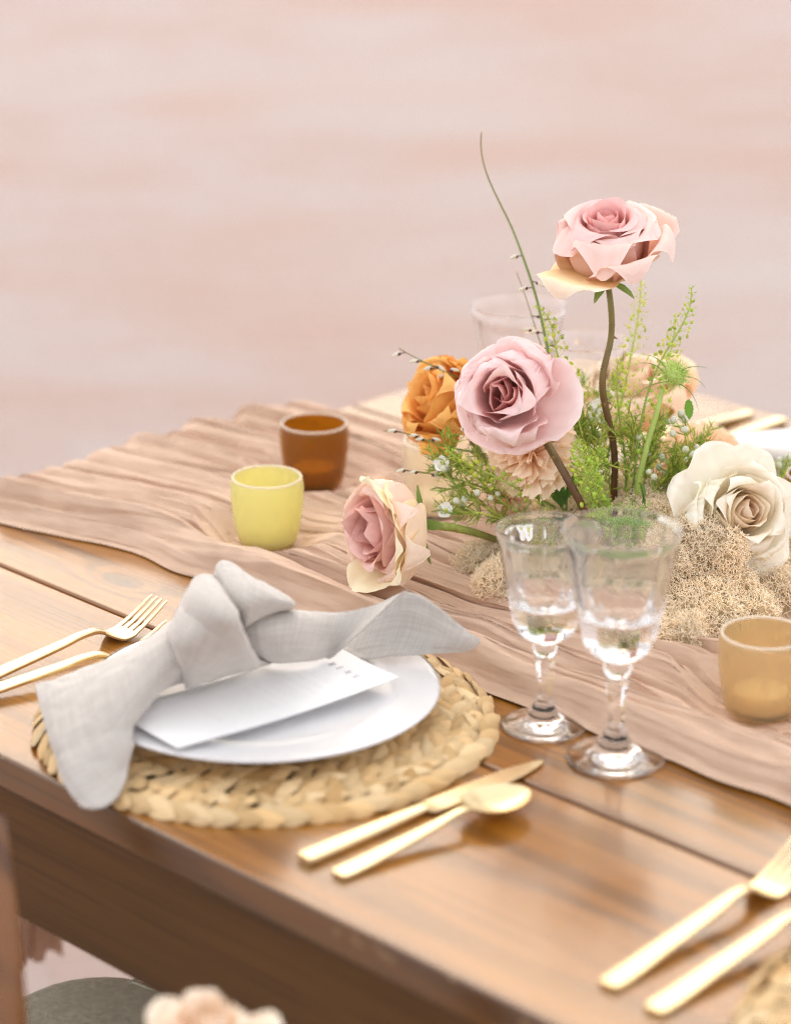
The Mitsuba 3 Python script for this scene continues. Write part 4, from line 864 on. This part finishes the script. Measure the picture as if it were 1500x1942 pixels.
pennycress('pennycress sprig reaching left under the central rose', [(-0.0463,0.1021,0.8855), (-0.0359,0.1076,0.8762), (-0.0181,0.1147,0.8700), (0.0006,0.1221,0.8627), (0.0051,0.1483,0.8463), (-0.0023,0.1884,0.8217)], 7, 52, col=(.46, .58, .10), spread=.0075)
pennycress('second dense pennycress tuft low between the rose stems', [(0.0405,0.1884,0.8848), (0.0410,0.1809,0.8692), (0.0456,0.1775,0.8535), (0.0362,0.1959,0.8198)], 8, 80, col=(.46, .60, .12), spread=.009)

def broom(label, pts, seed, buds, r=0.0009):
    root = thing('broom_twig', label, 'twig', 'broom twigs with white buds')
    rng = np.random.default_rng(seed); p = curve([V3(*q) for q in pts], 60)
    v, f = sweep(p, [r * 0.45, r, r * 1.35], 6)
    tt = np.concatenate([np.repeat(np.linspace(0, 1, 60), 6), [0, 1]])[:, None]
    part(root, 'stem', (v, f), 'stem', color=V3(.27, .20, .09) * (1 - np.clip(tt * 3, 0, 1)) + V3(.19, .27, .07) * np.clip(tt * 3, 0, 1))
    for q, side in buds:
        k = int(q * 58); d = unit(D(side, rng.uniform(-.3, .3), rng.uniform(-.3, .6)))
        e = p[k] + d * 0.0045
        st, fs = sweep(np.array([p[k], e]), [0.0004], 4)
        b = part(root, 'bud', (lambda m: (place(m[0], e + d * .0038, frame(d + V3(0, 0, -.35))), m[1]))(ball((0, 0, 0), .0017, 2, (.85, .85, 2.3))), 'petal', color=np.broadcast_to(V3(.80, .78, .66), (162, 3)))
        cp, cf = ball(e + d * .0012, .0016, 1); v, f = join([(st, fs), (cp, cf)])
        part(b, 'cup', (v, f), 'stem', color=np.broadcast_to(V3(.10, .035, .03), v.shape))
broom('tall thin broom twig arching highest left of the tall rose', [(-0.1269,0.2252,1.1059), (-0.1211,0.2206,1.0859), (-0.1086,0.2208,1.0619), (-0.0923,0.2237,1.0358), (-0.0715,0.2174,1.0123), (-0.0593,0.2172,0.9884), (-0.0470,0.2151,0.9605), (-0.0340,0.2117,0.9286), (-0.0224,0.2193,0.8623), (-0.0112,0.2211,0.8146)], 1, [(.345, -1), (.43, 1), (.44, -1), (.52, 1), (.56, -1), (.6, 1)], .0012)
broom('shorter broom twig crossing the tall one near the far glass', [(-0.0862,0.2249,0.9971), (-0.0764,0.2254,0.9790), (-0.0644,0.2249,0.9549), (-0.0486,0.2242,0.9227), (-0.0302,0.2249,0.8591), (-0.0178,0.2256,0.8072)], 2, [(.2, 1), (.27, -1), (.33, 1)], .0007)
broom('broom twig pointing up left across the ochre rose', [(-0.1319,0.1356,0.9417), (-0.1162,0.1464,0.9320), (-0.1053,0.1659,0.9195), (-0.0982,0.1929,0.8998), (-0.0704,0.2115,0.8527), (-0.0394,0.2174,0.8038)], 3, [(.05, -1), (.13, -1), (.17, 1), (.2, -1), (.235, 1), (.27, -1)], .0010)
broom('broom twig pointing left under the ochre rose', [(-0.1107,0.0976,0.8850), (-0.0911,0.1150,0.8807), (-0.0711,0.1309,0.8727), (-0.0537,0.1588,0.8639), (-0.0395,0.1909,0.8402), (-0.0203,0.2089,0.8086)], 4, [(.1, -1), (.19, -1), (.21, 1), (.24, -1)], .0010)
broom('broom twig pointing left just above the dusty pink rose', [(-0.0890,0.0908,0.8589), (-0.0714,0.1071,0.8566), (-0.0523,0.1237,0.8514), (-0.0353,0.1489,0.8382), (-0.0229,0.1797,0.8154), (-0.0197,0.2022,0.7944)], 5, [(.08, -1), (.15, -1), (.165, 1), (.22, 1)], .0010)

# nigella bud
def nigella():
    root = thing('nigella_bud', 'feathery green bud on a thick pale stem, right of the tall rose stem', 'flower bud')
    rng = np.random.default_rng(4)
    p = curve([V3(*q) for q in ((0.0633,0.2337,0.9284), (0.0647,0.2247,0.9082), (0.0627,0.2173,0.8832), (0.0614,0.2116,0.8600), (0.0533,0.2180,0.8297))], 30)
    v, f = sweep(p, [0.0019, 0.0023, 0.0030], 9)
    part(root, 'stem', (v, f), 'stem', color=np.broadcast_to(V3(.36, .48, .12), v.shape) * (0.85 + 0.3 * vnoise(v * V3(300, 300, 60), 2)[:, None]))
    c = V3(*(0.0669,0.2425,0.9386)); ax = unit(c - p[0])
    hv, hf = ball((0, 0, 0), .0082, 3, (1.1, 1.1, .8)); hv = hv * (0.85 + 0.3 * vnoise(hv * 500, 3))[:, None]
    part(root, 'head', (place(hv, c, frame(ax)), hf), 'stem', color=np.broadcast_to(V3(.42, .56, .15), hv.shape))
    th = []
    for i in range(420):
        d = unit(rng.normal(size=3) + ax * 0.55); s = c + d * .006; b = unit(d + rng.normal(size=3) * .7)
        L = rng.uniform(.004, .009)
        th.append((*sweep(np.array([s, s + d * L * .5 + b * L * .15, s + d * L * .65 + b * L * .6]), [0.00030, 0.00022, 0.0001], 3), V3(.50, .62, .20) * rng.uniform(.7, 1.4)))
    v, f, cc = joinc(th); part(root, 'threads', (v, f), 'stem', color=np.clip(cc, 0, .8), kind='stuff')
    ends = [(0.0467,0.2304,0.9542), (0.0441,0.2437,0.9560), (0.0845,0.2630,0.9440), (0.0914,0.2475,0.9299), (0.0935,0.2425,0.9159), (0.0878,0.2313,0.9054), (0.0469,0.2113,0.9167), (0.0650,0.2623,0.9513), (0.0751,0.2732,0.9236), (0.0700,0.2529,0.9526), (0.0435,0.2236,0.9472)]
    for e in ends[::2]:
        e = V3(*e); m = (c + e) / 2 + V3(0, 0, .004)
        v, f = sweep(curve([c - ax * .006, m, e], 12), [0.00045, 0.0004, 0.00015], 5)
        part(root, 'bract', (v, f), 'stem', color=np.broadcast_to(V3(.17, .28, .09), v.shape))
    # one toothed leaflet
    a, b = V3(*(0.0859,0.2390,0.9241)), V3(*(0.0931,0.2317,0.9105)); sd = D(1, 0, 0.3) * .0036; n = 14
    w = np.array([.15, .5, .8, .7, 1.0, .85, 1.1, .8, 1.0, .7, .8, .45, .3, .02]); q = np.linspace(0, 1, n)[:, None]
    ln = a + (b - a) * q; rows = np.stack([ln - sd * w[:, None], ln + V3(0, 0, 0) + D(0, 0, .0008), ln + sd * w[:, None]], 1).reshape(-1, 3)
    part(root, 'leaf', (rows, grid_faces(n, 3)), 'leaf', color=np.broadcast_to(V3(.18, .36, .06), rows.shape))
nigella()

def waxflower(label, pts, seed, tips=(), flowers=(), n=60, L=0.014, side=3, col=(.25, .37, .08), stemc=(.50, .56, .11)):
    """a twig with needle leaves, side shoots, round white buds at the tips and a few open white flowers"""
    root = thing('waxflower_sprig', label, 'waxflower', 'waxflower sprigs')
    rng = np.random.default_rng(seed); p = curve([V3(*q) for q in pts], 40)
    paths = [(p, .0010)]
    for i in range(side):
        k = int(rng.uniform(3, 24)); tg = unit(p[k] - p[k + 1]); d = unit(tg * .8 + rng.normal(size=3) * .55 + V3(0, 0, .15))
        ln = rng.uniform(.018, .036)
        paths.append((curve([p[k] + d * ln + V3(0, 0, .004), p[k] + d * ln * .5, p[k]], 16), .0007))
    v, f = join([sweep(q, [r * .6, r], 6) for q, r in paths])
    part(root, 'stem', (v, f), 'stem', color=V3(*stemc) * (0.7 + 0.6 * vnoise(v * 120, 2)[:, None]))
    nd = []
    for q, r in paths:
        m = len(q); cnt = n if m == 40 else n // 4
        for i in range(cnt):
            k = int(rng.uniform(0.02, 0.75) * (m - 1)); tg = unit(q[k] - q[k + 1]); d = unit(tg * rng.uniform(.5, 1.1) + rng.normal(size=3) * .55)
            l = L * rng.uniform(.6, 1.2); w = unit(np.cross(d, rng.normal(size=3))) * .00068; bend = rng.normal(size=3) * l * .10
            a, b, c = q[k], q[k] + d * l * .5 + bend, q[k] + d * l
            up = np.cross(w, d) * .5
            nd.append((np.array([a - w * .5, a + w * .5, b - w, b + up, b + w, c]), np.array([[0, 1, 3], [0, 3, 2], [1, 4, 3], [2, 3, 5], [3, 4, 5]]), V3(*col) * rng.uniform(.7, 1.5) * V3(rng.uniform(.9, 1.4), 1, 1)))
    v, f, c = joinc(nd); part(root, 'needles', (v, f), 'leaf', color=np.clip(c, 0, .8), kind='stuff')
    spots = [V3(*t) for t in tips] + [q[0] for q, r in paths[1:] if rng.uniform() < .15]
    for s in spots:
        near = p[np.argmin(np.linalg.norm(p - s, axis=1))]
        v, f = sweep(curve([near, (near + s) / 2 + V3(0, 0, .002), s], 8), [.0006, .0005], 5)
        part(root, 'shoot', (v, f), 'stem', color=np.broadcast_to(V3(*stemc), v.shape))
        for j in range(int(rng.integers(1, 4))):
            o = rng.normal(size=3) * .0042 * (j > 0)
            rb = rng.uniform(.0020, .0030); v, f = ball(s + o, rb, 2, (1, 1, 1.12))
            mixn = vnoise(v * 300, 4)[:, None]; low = np.clip((s[2] + o[2] - v[:, 2:3]) / rb * .8 + .1, 0, 1)
            b = part(root, 'bud', (v, f), 'stem', color=np.clip(V3(.66, .67, .56) * (1 - low) + V3(.40, .48, .15) * low - .10 * mixn, 0, .85))
            if j: 
                v, f = sweep(np.array([s, s + o]), [.0005], 4); part(b, 'stalk', (v, f), 'stem', color=np.broadcast_to(V3(*stemc), v.shape))
    for fl in flowers:
        s = V3(*fl); ax = unit(D(rng.uniform(-.6, .3), .6, .8)); M = frame(ax, rng.uniform(0, 6))
        v, f = sweep(np.array([s - ax * .005, s - ax * .002, s]), [.0008, .0024, .0027], 9)
        bl = part(root, 'blossom', (v, f), 'stem', color=np.broadcast_to(V3(.52, .56, .10), v.shape))
        for k in range(5):
            P, f, colr = petal(k * 1.2566, [(.0018, 0), (.0034, .0002), (.005, .0012), (.0068, .0022)], .0062, rng, .1, 0, 4, [(.78, .78, .70), (.83, .83, .80), (.83, .83, .82)], nu=7, nv=7, point=.25)
            part(bl, 'petal', (place(P, s, M), f), 'petal', color=colr)
        near = p[np.argmin(np.linalg.norm(p - s, axis=1))]
        v, f = sweep(np.array([near, s - ax * .004]), [.0005], 5); part(root, 'shoot', (v, f), 'stem', color=np.broadcast_to(V3(*stemc), v.shape))
waxflower('waxflower sprig spreading left between the ochre and dusty pink roses', [(-0.0695,0.1062,0.8803), (-0.0522,0.1114,0.8567), (-0.0266,0.1150,0.8431), (-0.0178,0.1428,0.8218), (-0.0152,0.1780,0.7974)], 1, [(-0.0258,0.1021,0.8457), (-0.0116,0.1173,0.8477), (-0.0199,0.1109,0.8516)], [(-0.0342,0.0900,0.8387)], 90)
waxflower('waxflower sprig fanning out left under the peach carnation', [(-0.0470,0.1107,0.8745), (-0.0329,0.1184,0.8620), (-0.0136,0.1286,0.8443), (-0.0059,0.1547,0.8218), (-0.0035,0.1776,0.8029)], 2, [(-0.0586,0.1090,0.8646)], [], 80, side=4)
waxflower('waxflower sprig low on the left with drooping needles', [(-0.0285,0.0943,0.8360), (-0.0162,0.1072,0.8372), (-0.0049,0.1226,0.8304), (-0.0034,0.1522,0.8119)], 3, [(-0.0291,0.0984,0.8450)], [], 60, side=3)
waxflower('waxflower sprig standing between the central rose and the tall stem', [(-0.0224,0.2245,0.9016), (-0.0134,0.2232,0.8815), (-0.0020,0.2222,0.8575), (0.0045,0.2287,0.8281)], 4, [(-0.0077,0.2320,0.8876), (0.0037,0.2232,0.8775)], [], 80, side=4)
waxflower('waxflower sprig close to the left of the tall rose stem', [(0.0047,0.2165,0.8918), (0.0152,0.2167,0.8719), (0.0239,0.2152,0.8521), (0.0269,0.2192,0.8248)], 5, [(0.0109,0.2079,0.8632)], [(-0.0090,0.2452,0.8865)], 80, side=3)
waxflower('waxflower sprig with grey white buds left of the cream rose', [(0.0734,0.2646,0.8811), (0.0716,0.2490,0.8688), (0.0699,0.2334,0.8567), (0.0645,0.2210,0.8429), (0.0561,0.2188,0.8257)], 6, [(0.0925,0.2380,0.8801), (0.0878,0.2351,0.8836), (0.0937,0.2421,0.8855), (0.0828,0.2377,0.8984), (0.0776,0.2312,0.8957)], [], 90, side=4, stemc=(.44, .48, .07))
waxflower('waxflower sprig in front of the nigella stem', [(0.0656,0.2492,0.8517), (0.0647,0.2376,0.8455), (0.0608,0.2296,0.8376), (0.0618,0.2118,0.8303)], 7, [(0.0624,0.2411,0.8569), (0.0584,0.2392,0.8609), (0.0492,0.2353,0.8712)], [], 70, side=4)
waxflower('waxflower sprig low right of the stems in front of the lichen', [(0.0668,0.2530,0.8421), (0.0662,0.2427,0.8379), (0.0600,0.2334,0.8319), (0.0580,0.2187,0.8218)], 8, [(0.0578,0.2536,0.8608)], [(0.0647,0.2550,0.8501)], 70, side=3)
waxflower('waxflower sprig at the right edge beyond the cream rose', [(0.1121,0.3342,0.8535), (0.1122,0.3292,0.8435), (0.1174,0.3149,0.8348), (0.1140,0.3033,0.8189), (0.1071,0.2892,0.8049)], 9, [(0.1123,0.3369,0.8583), (0.1076,0.3314,0.8567), (0.1049,0.3233,0.8463)], [(0.1050,0.3220,0.8435)], 50, side=3, stemc=(.48, .54, .07))
waxflower('waxflower sprig at the far right edge below the cream rose', [(0.1387,0.3126,0.8183), (0.1358,0.3077,0.8143), (0.1308,0.2996,0.8084), (0.1151,0.2931,0.7969)], 10, [], [(0.1430,0.2997,0.8142)], 30, side=2)
waxflower('waxflower sprig seen through the left front wine glass', [(0.0275,0.1085,0.8424), (0.0339,0.1109,0.8347), (0.0373,0.1226,0.8216), (0.0257,0.1579,0.7957)], 11, [], [(0.0390,0.1078,0.8334), (0.0290,0.1042,0.8313)], 30, side=2)
waxflower('waxflower sprig at the back between the peach rose and tall stem', [(-0.0479,0.2831,0.8895), (-0.0327,0.2731,0.8700), (-0.0172,0.2627,0.8486), (0.0004,0.2501,0.8194)], 12, [(-0.0353,0.2624,0.8833)], [(-0.0391,0.2721,0.8802), (-0.0306,0.2681,0.8853)], 60, side=3)

waxflower('waxflower sprig rising behind the nigella stem', [(0.0340,0.2747,0.8896), (0.0400,0.2590,0.8767), (0.0401,0.2468,0.8528), (0.0358,0.2404,0.8194)], 21, [(0.0369,0.2755,0.8856)], [], 90, side=5)
waxflower('waxflower sprig just right of the foot of the tall rose stem', [(0.0423,0.2272,0.8980), (0.0459,0.2206,0.8783), (0.0496,0.2122,0.8547), (0.0406,0.2176,0.8243)], 22, [(0.0474,0.2262,0.8862)], [], 90, side=5)
waxflower('waxflower sprig between the tall stem and the dense pennycress tuft', [(0.0034,0.2037,0.8989), (0.0199,0.1946,0.8783), (0.0308,0.1943,0.8567), (0.0310,0.2080,0.8243)], 23, [], [], 90, side=5)
waxflower('waxflower sprig leaning right over the lichen beside the cream rose', [(0.0672,0.2549,0.8597), (0.0661,0.2410,0.8494), (0.0573,0.2338,0.8379), (0.0480,0.2240,0.8223)], 24, [(0.0754,0.2123,0.8633)], [], 90, side=5)
waxflower('waxflower sprig under the ochre rose reaching the carnation', [(-0.0690,0.1166,0.8704), (-0.0523,0.1297,0.8633), (-0.0344,0.1415,0.8514), (-0.0211,0.1712,0.8248)], 25, [], [(-0.0583,0.1104,0.8665)], 100, side=5)

def tuft():
    root = thing('green_tuft', 'bright green feathery tuft behind the right front wine glass', 'green sprig')
    rng = np.random.default_rng(9); c = V3(*(0.0936,0.1600,0.8432)); th = []
    for i in range(420):
        a = c + rng.normal(size=3) * V3(.009, .009, .005); d = unit(rng.normal(size=3) + V3(0, 0, .5)); L = rng.uniform(.004, .011)
        th.append((*sweep(np.array([a, a + d * L * .6, a + d * L + rng.normal(size=3) * .002]), [0.0005, 0.0004, 0.0002], 3), V3(.26, .44, .06) * rng.uniform(.6, 1.5)))
    v, f, cc = joinc(th); part(root, 'threads', (v, f), 'stem', color=np.clip(cc, 0, .8), kind='stuff')
    v, f = tube([c, c - V3(0, 0, .02), V3(*(0.0707,0.1917,0.8032))], [.0014], 10, 6)
    part(root, 'stem', (v, f), 'stem', color=np.broadcast_to(V3(.2, .33, .07), v.shape))
tuft()
def big_leaf(label, base, tip, W, sag, seed, col=(.07, .16, .035)):
    root = thing('rose_leaf', label, 'leaf')
    b, t = V3(*base), V3(*tip); n1, n2 = 15, 7
    q = np.linspace(0, 1, n1)[:, None]; s = np.linspace(-1, 1, n2)[None]
    ax = t - b; sd = unit(np.cross(ax, V3(0, 0, 1))); up = unit(np.cross(sd, ax))
    w = W * np.sin(q * PI) ** 0.7 * (1 + 0.07 * ((np.arange(n1)[:, None]) % 2))
    P = b + q[..., None] * ax + (s * w)[..., None] * sd + (-sag * (q * 2 - 1) ** 2 + .12 * W * np.abs(s) + 0.06 * W * np.sin(q * 20) * np.abs(s))[..., None] * up
    v = P.reshape(-1, 3)
    part(root, 'blade', (v, grid_faces(n1, n2)), 'leaf', color=np.broadcast_to(V3(*col), v.shape) * (0.8 + .4 * vnoise(v * 400, seed)[:, None]))
    v, f = tube([t - ax * .15, b + up * .0006, b - ax * .3 - V3(0, 0, .006)], [.0006, .0011], 10, 6)
    part(root, 'stalk', (v, f), 'stem', color=np.broadcast_to(V3(.16, .24, .06), v.shape))
big_leaf('dark green leaf behind the left side of the cream rose', (0.0494,0.2746,0.8301), (0.0822,0.2776,0.8600), .013, .004, 1)
big_leaf('small dark green leaf under the peach carnation, beside the central rose stem', (0.0077,0.1801,0.8299), (0.0097,0.1646,0.8544), .008, .002, 2, (.09, .19, .05))
big_leaf('small green leaf left of the dense pennycress tuft', (0.0123,0.1811,0.8376), (0.0148,0.1794,0.8587), .007, .002, 3, (.10, .21, .05))
big_leaf('small curled green leaf at the foot of the nigella stem', (0.0811,0.1947,0.8472), (0.0784,0.1933,0.8644), .006, .002, 4, (.16, .30, .06))

# ------------------------------------------------------------------ chair, seen below the table
def chair():
    root = thing('wooden_chair', 'brown wooden chair with an olive grey cushion pushed under the table', 'chair')
    cx, y1, y0, zs = 0.005, -0.135, -0.56, 0.475
    def slab(z0, z1, grow, r):
        n = 40; pts = []
        for k in range(4):
            sx, sy = ((1, 1), (-1, 1), (-1, -1), (1, -1))[k]
            for a in np.linspace(k * PI / 2, (k + 1) * PI / 2, 9): pts.append((sx * (0.2 + grow - r) + r * math.cos(a), sy * ((y1 - y0) / 2 + grow - r) + r * math.sin(a)))
        pts = np.array(pts); c = V3(cx, (y0 + y1) / 2, 0)
        rows = []
        H_ = z1 - z0
        for s, z in ((0.0, z0), (0.96, z0), (0.985, z0 + H_ * .12), (1.0, z0 + H_ * .35), (0.995, z0 + H_ * .6), (0.975, z0 + H_ * .8), (0.93, z0 + H_ * .93), (0.8, z0 + H_ * 1.02), (0.5, z0 + H_ * 1.10), (0.0, z0 + H_ * 1.13)):
            rows.append(np.column_stack([pts * max(s, 0.001), np.full(len(pts), z)]) + c)
        return np.vstack(rows), grid_faces(len(rows), len(pts), closed=True)
    part(root, 'seat', slab(zs - 0.052, zs - 0.030, 0.004, 0.06), 'chair_wood', smooth=40)
    v, f = slab(zs - 0.030, zs, 0.0, 0.075)
    cu = part(root, 'cushion', (v, f), 'cushion_cloth')
    lp = V3(*(-0.1146,-0.1595,0.4830))
    v, f = tube([lp + V3(-.012, -.012, 0.0005), lp + V3(-.004, .006, .003), lp + V3(.012, .012, .001), lp + V3(.022, .002, .001), lp + V3(.010, -.006, .002), lp + V3(-.012, -.010, .0005)], [.0011], 40, 6)
    part(cu, 'tie', (v, f), 'cushion_cloth')
    for sx in (-1, 1):
        x = cx + sx * 0.17
        part(root, 'leg', tube([V3(x, y1 - .03, 0), V3(x * .98, y1 - .035, zs - .05)], [.014, .019], 8, 12), 'chair_wood')
        xb = cx + sx * 0.165
        part(root, 'leg', tube([V3(xb, y0 + .02, 0), V3(xb, y0 + .03, .25), V3(xb, y0 + .02, zs)], [.015, .019], 10, 12), 'chair_wood')
    E0, E1 = V3(*(0.2095,-0.5381,0.7238)), V3(*(0.1396,-0.4926,0.8310))
    part(root, 'post', tube([V3(cx + .165, y0 + .02, zs), E0, E1], [.019, .016, .013], 16, 12), 'chair_wood')
    mir = lambda p: V3(2 * (cx + .03) - p[0], p[1], p[2])
    part(root, 'post', tube([V3(cx - .165, y0 + .02, zs), mir(E0), mir(E1)], [.019, .016, .013], 16, 12), 'chair_wood')
    part(root, 'rail', tube([E1, (E1 + mir(E1)) / 2 - V3(0, .02, 0), mir(E1)], [.013, .015, .013], 16, 10), 'chair_wood')
    part(root, 'rail', tube([E0, (E0 + mir(E0)) / 2 - V3(0, .012, 0), mir(E0)], [.010], 12, 10), 'chair_wood')
chair()

TUFT = (((.60, .46, .32), (.70, .58, .46), (.74, .65, .55)),) * 3
rose('dried_flower', 'blurred cream dried flower tied to the chair at the bottom edge', (0.3237,-0.4741,0.7432), D(-0.1, 0.9, 0.3), .021, .036, 8, 61, TUFT, openness=0.5, inner=.25, wob=2.0, sepals=False, cat='dried flower',
     extra=[(170, .040, .030, 55, .6, 1, 0), (20, .040, .028, 62, .6, 1, 0), (270, .03, .03, 70, .6, 1, 0)], stem=[(0.3051,-0.4878,0.7236), (0.2647,-0.5149,0.7054), (0.2095,-0.5381,0.7238)])
